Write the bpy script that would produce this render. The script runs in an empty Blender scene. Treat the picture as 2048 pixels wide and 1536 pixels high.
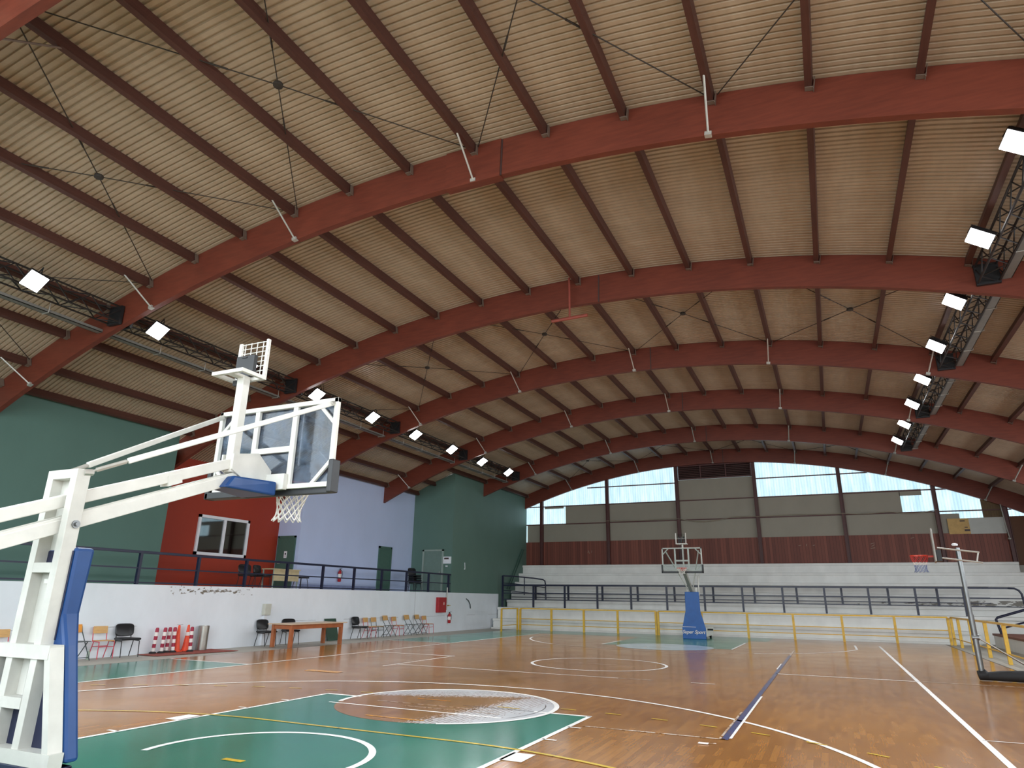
import bpy, bmesh, math, random
from mathutils import Vector, Matrix
random.seed(7)
PI = math.pi
SC = bpy.context.scene
COL = SC.collection

# ------------------------------------------------------------------ helpers
def lin(c):
    return tuple((v/255/12.92 if v/255 <= .04045 else ((v/255+.055)/1.055)**2.4) for v in c)

class MB:
    """collects shapes, builds one mesh object"""
    def __init__(s): s.v, s.f, s.m = [], [], []
    def add(s, vs, fs, mi=0):
        n = len(s.v); s.v += [tuple(v) for v in vs]
        for f in fs: s.f.append([i+n for i in f]); s.m.append(mi)
    def box(s, lo, hi, mi=0):
        (a, b, c), (d, e, f) = lo, hi
        s.add([(a,b,c),(d,b,c),(d,e,c),(a,e,c),(a,b,f),(d,b,f),(d,e,f),(a,e,f)],
              [(3,2,1,0),(4,5,6,7),(0,1,5,4),(1,2,6,5),(2,3,7,6),(3,0,4,7)], mi)
    def hexa(s, q, mi=0):
        """8 corners: bottom loop of four then top loop of four"""
        s.add(q, [(3,2,1,0),(4,5,6,7),(0,1,5,4),(1,2,6,5),(2,3,7,6),(3,0,4,7)], mi)
    def bar(s, p, q, w, h, up=(0,0,1), mi=0):
        p, q = Vector(p), Vector(q); d = (q-p).normalized(); u = Vector(up)
        if abs(d.dot(u)) > .99: u = Vector((0,1,0))
        r = d.cross(u).normalized()*w/2; t = r.cross(d).normalized()*h/2
        s.hexa([p-r-t, p+r-t, q+r-t, q-r-t, p-r+t, p+r+t, q+r+t, q-r+t], mi)
    def tube(s, pts, r, n=8, mi=0, closed=False):
        pts = [Vector(p) for p in pts]; k = len(pts); rings = []; nrm = None
        for i, p in enumerate(pts):
            a = pts[(i-1) % k] if (i or closed) else p
            b = pts[(i+1) % k] if (i < k-1 or closed) else p
            d = (b-a).normalized()
            if nrm is None:
                nrm = d.orthogonal().normalized()
            nrm = (nrm - d*nrm.dot(d))
            nrm = nrm.normalized() if nrm.length > 1e-6 else d.orthogonal().normalized()
            bn = d.cross(nrm); rr = r[i] if isinstance(r, (list, tuple)) else r
            rings.append([p + (nrm*math.cos(2*PI*j/n) + bn*math.sin(2*PI*j/n))*rr for j in range(n)])
        vs = [v for g in rings for v in g]; fs = []
        for i in range(k if closed else k-1):
            i2 = (i+1) % k
            for j in range(n):
                fs.append((i*n+j, i*n+(j+1) % n, i2*n+(j+1) % n, i2*n+j))
        if not closed:
            fs += [tuple(range(n))[::-1], tuple((k-1)*n+j for j in range(n))]
        s.add(vs, fs, mi)
    def lathe(s, prof, c=(0,0,0), n=20, mi=0):
        vs, fs = [], []
        for r, z in prof:
            for j in range(n): vs.append((c[0]+r*math.cos(2*PI*j/n), c[1]+r*math.sin(2*PI*j/n), c[2]+z))
        k = len(prof)
        for i in range(k-1):
            for j in range(n): fs.append((i*n+j, i*n+(j+1) % n, (i+1)*n+(j+1) % n, (i+1)*n+j))
        fs += [tuple(range(n))[::-1], tuple((k-1)*n+j for j in range(n))]
        s.add(vs, fs, mi)
    def prism(s, poly, d, mi=0):
        """planar polygon (3d points) pushed along vector d"""
        n = len(poly); d = Vector(d); vs = [Vector(p) for p in poly]; vs += [v+d for v in vs]
        s.add(vs, [tuple(range(n))[::-1], tuple(range(n, 2*n))] + [(i, (i+1) % n, n+(i+1) % n, n+i) for i in range(n)], mi)
    def strip(s, left, right, mi=0):
        n = len(left); s.add(list(left)+list(right), [(i, i+1, n+i+1, n+i) for i in range(n-1)], mi)
    def xform(s, M):
        s.v = [tuple(M @ Vector(v)) for v in s.v]; return s

def build(name, mb, mats, parent=None, bevel=0.0, smooth=False, recalc=True, local=False):
    me = bpy.data.meshes.new(name)
    off = Vector((0,0,0))
    if parent is not None and not local:
        p = parent
        while p: off += p.location; p = p.parent
    me.from_pydata([tuple(Vector(v)-off) for v in mb.v], [], mb.f)
    if not isinstance(mats, (list, tuple)): mats = [mats]
    for m in mats: me.materials.append(m)
    if len(mats) > 1: me.polygons.foreach_set('material_index', mb.m)
    if smooth: me.polygons.foreach_set('use_smooth', [True]*len(me.polygons))
    if recalc:
        b = bmesh.new(); b.from_mesh(me); bmesh.ops.recalc_face_normals(b, faces=b.faces); b.to_mesh(me); b.free()
    if smooth: me.set_sharp_from_angle(angle=math.radians(40))
    o = bpy.data.objects.new(name, me); COL.objects.link(o)
    if parent is not None: o.parent = parent
    if bevel:
        bv = o.modifiers.new('edge', 'BEVEL'); bv.width = bevel; bv.segments = 2; bv.limit_method = 'ANGLE'
        bv.harden_normals = False
    return o

def tag(o, label, cat, group=None):
    o['label'] = label; o['category'] = cat
    if group: o['group'] = group
    return o
def thing(name, label, cat, loc=(0,0,0), rz=0, group=None):
    o = bpy.data.objects.new(name, None); COL.objects.link(o); o.empty_display_size = .2
    o.location = loc; o.rotation_euler = (0,0,rz)
    return tag(o, label, cat, group)
def struct(name, mb, mats, **k):
    o = build(name, mb, mats, **k)
    if o.parent is None: o['kind'] = 'structure'
    return o
def copy_tree(o, parent=None):
    c = o.copy(); COL.objects.link(c)
    if parent is not None: c.parent = parent
    for ch in list(o.children): copy_tree(ch, c)
    return c

# ------------------------------------------------------------------ materials
def newmat(name):
    m = bpy.data.materials.new(name); m.use_nodes = True
    nt = m.node_tree; b = nt.nodes['Principled BSDF']
    return m, nt, b
def N(nt, t, **k):
    n = nt.nodes.new(t)
    for a, v in k.items(): setattr(n, a, v)
    return n
def L(nt, a, b): nt.links.new(a, b)
def coords(nt, scale=(1,1,1), rot=(0,0,0)):
    tc = N(nt, 'ShaderNodeTexCoord'); mp = N(nt, 'ShaderNodeMapping')
    mp.inputs['Scale'].default_value = scale; mp.inputs['Rotation'].default_value = rot
    L(nt, tc.outputs['Object'], mp.inputs['Vector']); return mp.outputs[0]
def ramp(nt, fac, stops):
    r = N(nt, 'ShaderNodeValToRGB'); e = r.color_ramp.elements
    while len(e) < len(stops): e.new(.5)
    for i, (p, c) in enumerate(stops): e[i].position = p; e[i].color = (*c, 1)
    L(nt, fac, r.inputs[0]); return r.outputs[0]
def math_n(nt, op, a, b=None, c=None):
    n = N(nt, 'ShaderNodeMath', operation=op)
    for i, v in enumerate((a, b, c)):
        if v is None: continue
        if isinstance(v, (int, float)): n.inputs[i].default_value = v
        else: L(nt, v, n.inputs[i])
    return n.outputs[0]
def mixc(nt, f, a, b, mode='MIX'):
    n = N(nt, 'ShaderNodeMix', data_type='RGBA', blend_type=mode)
    for s, v in ((n.inputs['Factor'], f), (n.inputs['A'], a), (n.inputs['B'], b)):
        if isinstance(v, (int, float)): s.default_value = v
        elif isinstance(v, tuple): s.default_value = (*v, 1)
        else: L(nt, v, s)
    return n.outputs['Result']
def noise(nt, vec, scale, detail=4, rough=.55):
    n = N(nt, 'ShaderNodeTexNoise'); n.inputs['Scale'].default_value = scale
    n.inputs['Detail'].default_value = detail; n.inputs['Roughness'].default_value = rough
    L(nt, vec, n.inputs['Vector']); return n.outputs['Fac']
def plain(name, c, rough=.5, metal=0.0, var=.12, scale=6, spec=.5, stretch=(1,1,1), bump=0):
    """paint or metal with a little uneven wear"""
    m, nt, b = newmat(name); c = lin(c); v = coords(nt, stretch)
    f = noise(nt, v, scale)
    col = ramp(nt, f, [(.3, tuple(x*(1-var) for x in c)), (.7, tuple(min(1, x*(1+var)) for x in c))])
    L(nt, col, b.inputs['Base Color'])
    b.inputs['Roughness'].default_value = rough; b.inputs['Metallic'].default_value = metal
    b.inputs['Specular IOR Level'].default_value = spec
    if bump:
        bp = N(nt, 'ShaderNodeBump'); bp.inputs['Strength'].default_value = bump; bp.inputs['Distance'].default_value = .01
        L(nt, noise(nt, v, scale*8), bp.inputs['Height']); L(nt, bp.outputs[0], b.inputs['Normal'])
    return m
def planks(name, c1, c2, width, axis='X', rough=.55, spec=.4):
    m, nt, b = newmat(name); c1, c2 = lin(c1), lin(c2)
    v = coords(nt); sp = N(nt, 'ShaderNodeSeparateXYZ'); L(nt, v, sp.inputs[0])
    k = math_n(nt, 'DIVIDE', sp.outputs[axis], width)
    cell = math_n(nt, 'FLOOR', k); fr = math_n(nt, 'FRACT', k)
    wn = N(nt, 'ShaderNodeTexWhiteNoise', noise_dimensions='1D'); L(nt, cell, wn.inputs['W'])
    g = noise(nt, coords(nt, (14,14,1.2)), 3)
    f = math_n(nt, 'ADD', math_n(nt, 'MULTIPLY', wn.outputs[0], .65), math_n(nt, 'MULTIPLY', g, .45))
    col = mixc(nt, f, c1, c2)
    gap = math_n(nt, 'LESS_THAN', fr, .07)
    L(nt, mixc(nt, gap, col, tuple(x*.35 for x in c1)), b.inputs['Base Color'])
    b.inputs['Roughness'].default_value = rough; b.inputs['Specular IOR Level'].default_value = spec
    return m
def emit(name, c, s):
    m, nt, b = newmat(name)
    b.inputs['Base Color'].default_value = (*lin(c), 1); b.inputs['Emission Color'].default_value = (*lin(c), 1)
    b.inputs['Emission Strength'].default_value = s
    return m

M = {}
M['white_paint'] = plain('white_paint', (226,226,222), .45, var=.06, scale=3)
M['white_steel'] = plain('white_steel', (216,215,207), .4, var=.07, scale=5)
M['tower_shaded_white'] = plain('tower_shaded_white', (198,197,189), .45, var=.08, scale=5)  # white steel again, darkened to put the tower's weaker light into the colour
M['blue_pad'] = plain('blue_pad', (14,62,118), .38, var=.1, scale=3)
M['blue_cover'] = plain('blue_cover', (26,92,168), .4, var=.1, scale=3)
M['navy'] = plain('navy', (24,32,62), .4, var=.12)
M['navy_rail'] = plain('navy_rail', (20,26,54), .35, var=.12)
M['yellow_rail'] = plain('yellow_rail', (228,182,62), .4, var=.12)
M['black_pad'] = plain('black_pad', (44,46,48), .45, var=.12)
M['black_metal'] = plain('black_metal', (26,26,28), .5)
M['black_vinyl'] = plain('black_vinyl', (22,23,26), .35)
M['grey_metal'] = plain('grey_metal', (128,130,130), .35, metal=.9, var=.1)
M['tray_grey'] = plain('tray_grey', (112,110,104), .45, var=.08)
M['grey_paint'] = plain('grey_paint', (150,148,140), .45, var=.08)
M['zinc'] = plain('zinc', (190,188,180), .4, metal=.5, var=.1)
M['orange_rim'] = plain('orange_rim', (205,60,38), .4)
M['net'] = plain('net', (232,228,220), .8, var=.05)
M['net_red'] = plain('net_red', (190,58,52), .8, var=.05)
M['net_blue'] = plain('net_blue', (120,132,165), .8, var=.2, scale=30)
M['tan_wood'] = plain('tan_wood', (205,160,98), .45, var=.15, scale=4, stretch=(1,1,6))
M['orange_wood'] = plain('orange_wood', (232,150,42), .45, var=.1, scale=4)
M['table_wood'] = plain('table_wood', (168,98,58), .45, var=.18, scale=4)
M['table_top'] = plain('table_top', (205,178,148), .4, var=.08)
M['red_tube'] = plain('red_tube', (196,66,84), .4)
M['green_tube'] = plain('green_tube', (62,74,74), .4)
M['red_paint'] = plain('red_paint', (168,30,38), .4, var=.1)
M['red_band'] = plain('red_band', (160,30,60), .5)
M['cone_orange'] = plain('cone_orange', (238,84,48), .5)
M['white_band'] = plain('white_band', (236,228,222), .5, var=.04)
M['bin_steel'] = plain('bin_steel', (165,163,156), .28, metal=.85, var=.15, scale=3)
M['green_board'] = plain('green_board', (46,74,58), .6)
M['beige_box'] = plain('beige_box', (198,198,186), .5, var=.05)
M['beige_board'] = plain('beige_board', (206,190,150), .55, var=.08)
M['green_door'] = plain('green_door', (72,104,92), .45, var=.06)
M['grey_green_door'] = plain('grey_green_door', (112,134,124), .45, var=.06)
M['pale_frame'] = plain('pale_frame', (150,164,154), .45, var=.05)
M['white_frame'] = plain('white_frame', (236,238,242), .4, var=.03)
M['rubber'] = plain('rubber', (30,30,32), .7)
M['red_mat'] = plain('red_mat', (150,72,60), .8)
M['brown_cap'] = plain('brown_cap', (126,74,56), .6)
M['brass'] = plain('brass', (190,165,100), .4, metal=.6)
M['dark_sheet'] = plain('dark_sheet', (96,74,40), .6, var=.2, scale=10)
M['white_board'] = plain('white_board', (188,190,184), .6, var=.03)
M['card_board'] = plain('card_board', (200,164,104), .7, var=.1)
M['cable'] = plain('cable', (150,140,120), .6)
M['dark_cable'] = plain('dark_cable', (48,42,36), .6)
M['louver'] = plain('louver', (66,46,42), .5)
M['truss_black'] = plain('truss_black', (30,28,28), .5)
M['red_pipe'] = plain('red_pipe', (140,66,54), .5)
M['clear_bottle'] = plain('clear_bottle', (150,165,150), .2)

# glulam arches: red-brown stain with long grain
def wood_stain(name, a, b_, stretch, rough=.45):
    m, nt, b = newmat(name); v = coords(nt, stretch)
    f = noise(nt, v, 3, 6, .6); f2 = noise(nt, coords(nt), .6, 3)
    f = math_n(nt, 'ADD', math_n(nt, 'MULTIPLY', f, .6), math_n(nt, 'MULTIPLY', f2, .4))
    L(nt, ramp(nt, f, [(.32, lin(a)), (.68, lin(b_))]), b.inputs['Base Color'])
    b.inputs['Roughness'].default_value = rough; b.inputs['Specular IOR Level'].default_value = .35
    return m
M['arch_wood'] = wood_stain('arch_wood', (92,43,31), (118,57,41), (.6,3,5))
M['purlin_wood'] = wood_stain('purlin_wood', (68,40,33), (88,54,45), (6,.5,6), .55)
M['bracket_steel'] = plain('bracket_steel', (112,96,84), .5)
M['steel_brown'] = plain('steel_brown', (86,46,42), .5, var=.12)
M['wainscot'] = planks('wainscot', (94,48,38), (138,78,62), .16)
M['orange_ply'] = planks('orange_ply', (150,92,44), (174,110,56), 1.2, 'Y')

# roof sheet
def roof_mat():
    m, nt, b = newmat('roof_sheet')
    f = noise(nt, coords(nt, (.25,1,.25)), 1.2, 5, .6)
    f2 = noise(nt, coords(nt, (3,.6,3)), 2.0, 3)
    f = math_n(nt, 'ADD', math_n(nt, 'MULTIPLY', f, .6), math_n(nt, 'MULTIPLY', f2, .4))
    L(nt, ramp(nt, f, [(.3, lin((161,142,119))), (.7, lin((182,163,139)))]), b.inputs['Base Color'])
    b.inputs['Roughness'].default_value = .42; b.inputs['Specular IOR Level'].default_value = .45
    return m
M['roof_sheet'] = roof_mat()

def wall_mat(name, c, var=.05, stain=None, scale=.8):
    m, nt, b = newmat(name); c = lin(c)
    f = noise(nt, coords(nt, (1,1,.6)), scale, 5, .6)
    col = ramp(nt, f, [(.3, tuple(x*(1-var) for x in c)), (.7, tuple(min(1, x*(1+var)) for x in c))])
    if stain: col = stain(nt, col)
    L(nt, col, b.inputs['Base Color']); b.inputs['Roughness'].default_value = .55
    b.inputs['Specular IOR Level'].default_value = .35
    bp = N(nt, 'ShaderNodeBump'); bp.inputs['Strength'].default_value = .15; bp.inputs['Distance'].default_value = .01
    L(nt, noise(nt, coords(nt), 25, 3), bp.inputs['Height']); L(nt, bp.outputs[0], b.inputs['Normal'])
    return m
def peel(nt, col):
    """flaked paint below the ledge at Y 9.5..13 plus a thin crack"""
    v = coords(nt); sp = N(nt, 'ShaderNodeSeparateXYZ'); L(nt, v, sp.inputs[0])
    n = noise(nt, coords(nt, (1,2.2,5)), 2.6, 6, .65)
    z = math_n(nt, 'SUBTRACT', 1, math_n(nt, 'MULTIPLY', math_n(nt, 'ABSOLUTE', math_n(nt, 'SUBTRACT', sp.outputs['Z'], 1.76)), 7))
    y = math_n(nt, 'SUBTRACT', 1, math_n(nt, 'MULTIPLY', math_n(nt, 'ABSOLUTE', math_n(nt, 'SUBTRACT', sp.outputs['Y'], 11.7)), .5))
    w = math_n(nt, 'MINIMUM', math_n(nt, 'MAXIMUM', z, 0), math_n(nt, 'MAXIMUM', y, 0))
    k = math_n(nt, 'ADD', n, math_n(nt, 'MULTIPLY', w, .16))
    msk = math_n(nt, 'MULTIPLY', math_n(nt, 'GREATER_THAN', k, .645), math_n(nt, 'GREATER_THAN', w, .02))
    col = mixc(nt, msk, col, lin((120,112,100)))
    c1 = math_n(nt, 'MULTIPLY', math_n(nt, 'LESS_THAN', math_n(nt, 'ABSOLUTE', math_n(nt, 'SUBTRACT', sp.outputs['Z'], math_n(nt, 'MULTIPLY_ADD', n, .05, .735))), .006), math_n(nt, 'GREATER_THAN', noise(nt, coords(nt, (1,.5,1)), .6, 2), .47))
    c2 = math_n(nt, 'LESS_THAN', math_n(nt, 'ABSOLUTE', math_n(nt, 'SUBTRACT', sp.outputs["Y"], 23.8)), .012)
    return mixc(nt, math_n(nt, 'MAXIMUM', c1, c2), col, lin((168,168,170)))
M['wall_white'] = wall_mat('wall_white', (234,240,246), .05, peel)
M['bleacher_white'] = wall_mat('bleacher_white', (236,236,232), .07, scale=1.5)
def dirty(nt, col):
    v = coords(nt); sp = N(nt, 'ShaderNodeSeparateXYZ'); L(nt, v, sp.inputs[0])
    n = noise(nt, coords(nt, (1.2,1,4)), 2.2, 6, .65)
    k = math_n(nt, 'ADD', n, math_n(nt, 'MULTIPLY', math_n(nt, 'SUBTRACT', sp.outputs['X'], 10), .028))
    k = math_n(nt, 'SUBTRACT', k, math_n(nt, 'MULTIPLY', math_n(nt, 'ABSOLUTE', math_n(nt, 'SUBTRACT', sp.outputs['Z'], 1.7)), .9))
    msk = math_n(nt, 'MULTIPLY', math_n(nt, 'GREATER_THAN', k, .5), math_n(nt, 'LESS_THAN', sp.outputs['Z'], 1.86))
    return mixc(nt, msk, col, lin((132,128,120)))
M['bleacher_dirty'] = wall_mat('bleacher_dirty', (232,232,228), .07, dirty)
M['wall_green'] = wall_mat('wall_green', (84,115,105), .05)
M['wall_green2'] = wall_mat('wall_green2', (96,124,113), .05)
M['wall_orange'] = wall_mat('wall_orange', (158,54,32), .05)
M['wall_lilac'] = wall_mat('wall_lilac', (194,208,240), .03)
M['wall_grey'] = wall_mat('wall_grey', (152,146,132), .05)
M['concrete'] = wall_mat('concrete', (176,172,162), .1, scale=1.5)

# floor wood
def wood_color(nt):
    v = coords(nt, (1,1,1), (0,0,PI/2))
    bk = N(nt, 'ShaderNodeTexBrick'); L(nt, v, bk.inputs['Vector'])
    bk.offset = .37; bk.squash = 1
    for k, x in (('Scale', 1), ('Mortar Size', .0012), ('Mortar Smooth', .2), ('Bias', 0), ('Brick Width', .48), ('Row Height', .075)):
        bk.inputs[k].default_value = x
    bk.inputs['Color1'].default_value = (*lin((130,80,34)), 1)
    bk.inputs['Color2'].default_value = (*lin((186,128,60)), 1)
    bk.inputs['Mortar'].default_value = (*lin((112,64,36)), 1)
    g = noise(nt, coords(nt, (26,1.6,1)), 2.2, 4)
    big = noise(nt, coords(nt, (1,.6,1)), .35, 3)
    c = mixc(nt, .35, bk.outputs['Color'], ramp(nt, g, [(.3, lin((128,78,34))), (.7, lin((188,132,70)))]))
    return mixc(nt, .4, c, ramp(nt, big, [(.35, lin((132,80,34))), (.65, lin((186,130,66)))]), 'MIX'), g
def floor_mat(name, paint=None, mask=None, rough=.17):
    m, nt, b = newmat(name)
    wc, g = wood_color(nt); col = wc
    if paint is not None:
        f = mask(nt) if mask else 1.0
        n2 = noise(nt, coords(nt), 1.1, 4)
        pc = ramp(nt, n2, [(.3, tuple(x*.9 for x in lin(paint))), (.7, tuple(min(1, x*1.08) for x in lin(paint)))])
        col = mixc(nt, f, wc, pc)
    L(nt, col, b.inputs['Base Color'])
    rn = noise(nt, coords(nt), .9, 4)
    r = math_n(nt, 'ADD', math_n(nt, 'MULTIPLY', rn, .12), rough-.06)
    L(nt, r, b.inputs['Roughness']); b.inputs['Specular IOR Level'].default_value = .5
    return m
def worn(amount, scale=9, sx=1):
    def f(nt):
        n = noise(nt, coords(nt, (sx,1,1)), scale, 5, .7)
        return math_n(nt, 'GREATER_THAN', n, amount)
    return f
def circle_wear(nt):
    """white paint left along the far-left rim and over the right third"""
    v = coords(nt); sp = N(nt, 'ShaderNodeSeparateXYZ'); L(nt, v, sp.inputs[0])
    x, y = sp.outputs['X'], math_n(nt, 'SUBTRACT', sp.outputs['Y'], 5.8)
    a = math_n(nt, 'SUBTRACT', math_n(nt, 'MULTIPLY', x, .75), math_n(nt, 'MULTIPLY', y, .12))
    bq = math_n(nt, 'SUBTRACT', math_n(nt, 'MULTIPLY', y, .75), math_n(nt, 'ADD', math_n(nt, 'MULTIPLY', x, .3), .62))
    w = math_n(nt, 'MAXIMUM', math_n(nt, 'SUBTRACT', a, .38), bq)
    n = noise(nt, coords(nt, (5,1.0,1)), 5.0, 6, .75); n2 = noise(nt, coords(nt, (12,5,1)), 4.0, 3, .6)
    n = math_n(nt, 'ADD', math_n(nt, 'MULTIPLY', n, .65), math_n(nt, 'MULTIPLY', n2, .35))
    k = math_n(nt, 'ADD', math_n(nt, 'MULTIPLY', w, .55), n)
    gp = N(nt, 'ShaderNodeTexBrick'); L(nt, coords(nt, (1,1,1), (0,0,PI/2)), gp.inputs['Vector']); gp.offset = .37
    for q, v_ in (('Scale', 1), ('Mortar Size', .007), ('Brick Width', .48), ('Row Height', .075)): gp.inputs[q].default_value = v_
    k = math_n(nt, 'SUBTRACT', k, math_n(nt, 'MULTIPLY', gp.outputs['Fac'], .25))
    return math_n(nt, 'GREATER_THAN', k, .57)
FM = [floor_mat('court_wood'), floor_mat('court_green', (42,122,100), None, .18),
      floor_mat('court_white', (246,244,240), worn(.3), .42), floor_mat('court_yellow', (226,190,62), worn(.36)),
      floor_mat('court_blue', (74,84,128), worn(.4, 12)), M['concrete'],
      floor_mat('court_circle', (226,226,230), circle_wear), floor_mat('court_pale_circle', (176,196,206), worn(.36, 3)),
      M['dark_cable'], floor_mat('court_faded', (222,206,190), worn(.47, 7)), floor_mat('court_orange', (230,160,60), worn(.4))]
WOOD, GREEN, WHITE, YELLOW, BLUE, CONC, CIRC, PALE, EDGE, FADED, ORANGE = range(11)

def glass_mat():
    m, nt, b = newmat('board_glass'); out = nt.nodes['Material Output']
    tr = N(nt, 'ShaderNodeBsdfTransparent'); tr.inputs[0].default_value = (.55,.6,.63,1)
    gl = N(nt, 'ShaderNodeBsdfGlossy'); gl.inputs['Roughness'].default_value = .05
    df = N(nt, 'ShaderNodeBsdfDiffuse'); df.inputs[0].default_value = (*lin((140,160,184)), 1)
    mx = N(nt, 'ShaderNodeMixShader'); mx.inputs[0].default_value = .05; L(nt, tr.outputs[0], mx.inputs[1]); L(nt, gl.outputs[0], mx.inputs[2])
    n = noise(nt, coords(nt, (1.5,1,1)), 4.2, 7, .7)
    f = ramp(nt, n, [(.4, (.03,)*3), (.68, (.34,)*3)])
    m2 = N(nt, 'ShaderNodeMixShader'); L(nt, f, m2.inputs[0]); L(nt, mx.outputs[0], m2.inputs[1]); L(nt, df.outputs[0], m2.inputs[2])
    L(nt, m2.outputs[0], out.inputs[0]); return m
M['board_glass'] = glass_mat()
def clear_glass(name, tint, refl=.1):
    m, nt, b = newmat(name); out = nt.nodes['Material Output']
    tr = N(nt, 'ShaderNodeBsdfTransparent'); tr.inputs[0].default_value = (*tint, 1)
    gl = N(nt, 'ShaderNodeBsdfGlossy'); gl.inputs['Roughness'].default_value = .03
    mx = N(nt, 'ShaderNodeMixShader'); mx.inputs[0].default_value = refl
    L(nt, tr.outputs[0], mx.inputs[1]); L(nt, gl.outputs[0], mx.inputs[2]); L(nt, mx.outputs[0], out.inputs[0]); return m
M['clear_acrylic'] = clear_glass('clear_acrylic', (.9,.93,.93), .0)
M['window_glass'] = clear_glass('window_glass', (.5,.55,.55), .25)
def translucent():
    m, nt, b = newmat('translucent_sheet'); out = nt.nodes['Material Output']
    n = noise(nt, coords(nt, (3,1,.35)), 1.5, 5, .6)
    c = ramp(nt, n, [(.3, (.16,.225,.25)), (.7, (.26,.305,.318))])
    t = N(nt, 'ShaderNodeBsdfTranslucent'); L(nt, c, t.inputs[0])
    d = N(nt, 'ShaderNodeBsdfDiffuse'); d.inputs[0].default_value = (.3,.36,.38,1)
    mx = N(nt, 'ShaderNodeMixShader'); mx.inputs[0].default_value = .15
    L(nt, t.outputs[0], mx.inputs[1]); L(nt, d.outputs[0], mx.inputs[2]); L(nt, mx.outputs[0], out.inputs[0]); return m
M['translucent_sheet'] = translucent()
M['lamp_lens'] = emit('lamp_lens', (255,255,255), 30)

# ------------------------------------------------------------------ camera
def camera():
    f, yaw, pitch, roll = 1325.5, .4337, .3124, .0144
    c = bpy.data.cameras.new('camera'); o = bpy.data.objects.new('camera', c); COL.objects.link(o)
    fw = Vector((-math.sin(yaw), math.cos(yaw), 0)); r = Vector((math.cos(yaw), math.sin(yaw), 0)); u = Vector((0,0,1))
    f2 = fw*math.cos(pitch)+u*math.sin(pitch); u2 = u*math.cos(pitch)-fw*math.sin(pitch)
    r3 = r*math.cos(roll)+u2*math.sin(roll); u3 = u2*math.cos(roll)-r*math.sin(roll)
    m = Matrix((r3, u3, -f2)).transposed().to_4x4(); m.translation = (5.931,-4.647,1.672)
    o.matrix_world = m
    c.sensor_width = 36; c.lens = 36*f/2048; c.clip_end = 300
    SC.camera = o
camera()

# ------------------------------------------------------------------ roof geometry
XC, ZC, RI, RO = .07, -24.45, 34.18, 35.02
ARCH_Y = [-.9, 5.5, 11.96, 18.25, 24.3, 30.77, 37.0]
AW = .14
def pol(s, r, y=0):
    """point at arc length s (at radius 35) from the ridge, radius r"""
    return Vector((XC+r*math.sin(s/35), y, ZC+r*math.cos(s/35)))
def arc_at_x(x, r): return 35*math.asin((x-XC)/r)
SP = [.24+1.583*k for k in range(-9, 11)]
SP.insert(0, -15.17)

# corrugated roof sheet
def roof():
    y0, y1, per = -8.0, 37.55, .133
    prof = []; y = y0
    while y < y1:
        prof += [(y, 0), (y+.078, 0), (y+.087, .036), (y+.124, .036)]; y += per
    prof.append((y, 0))
    ss = [-17.6+35.6*i/30 for i in range(31)]
    b = MB(); n = len(prof)
    vs = [pol(s, RO+.012+h, y) for s in ss for y, h in prof]
    fs = [(i*n+j, i*n+j+1, (i+1)*n+j+1, (i+1)*n+j) for i in range(30) for j in range(n-1)]
    b.add(vs, fs)
    struct('ceiling', b, M['roof_sheet'], recalc=False)
roof()

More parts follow.
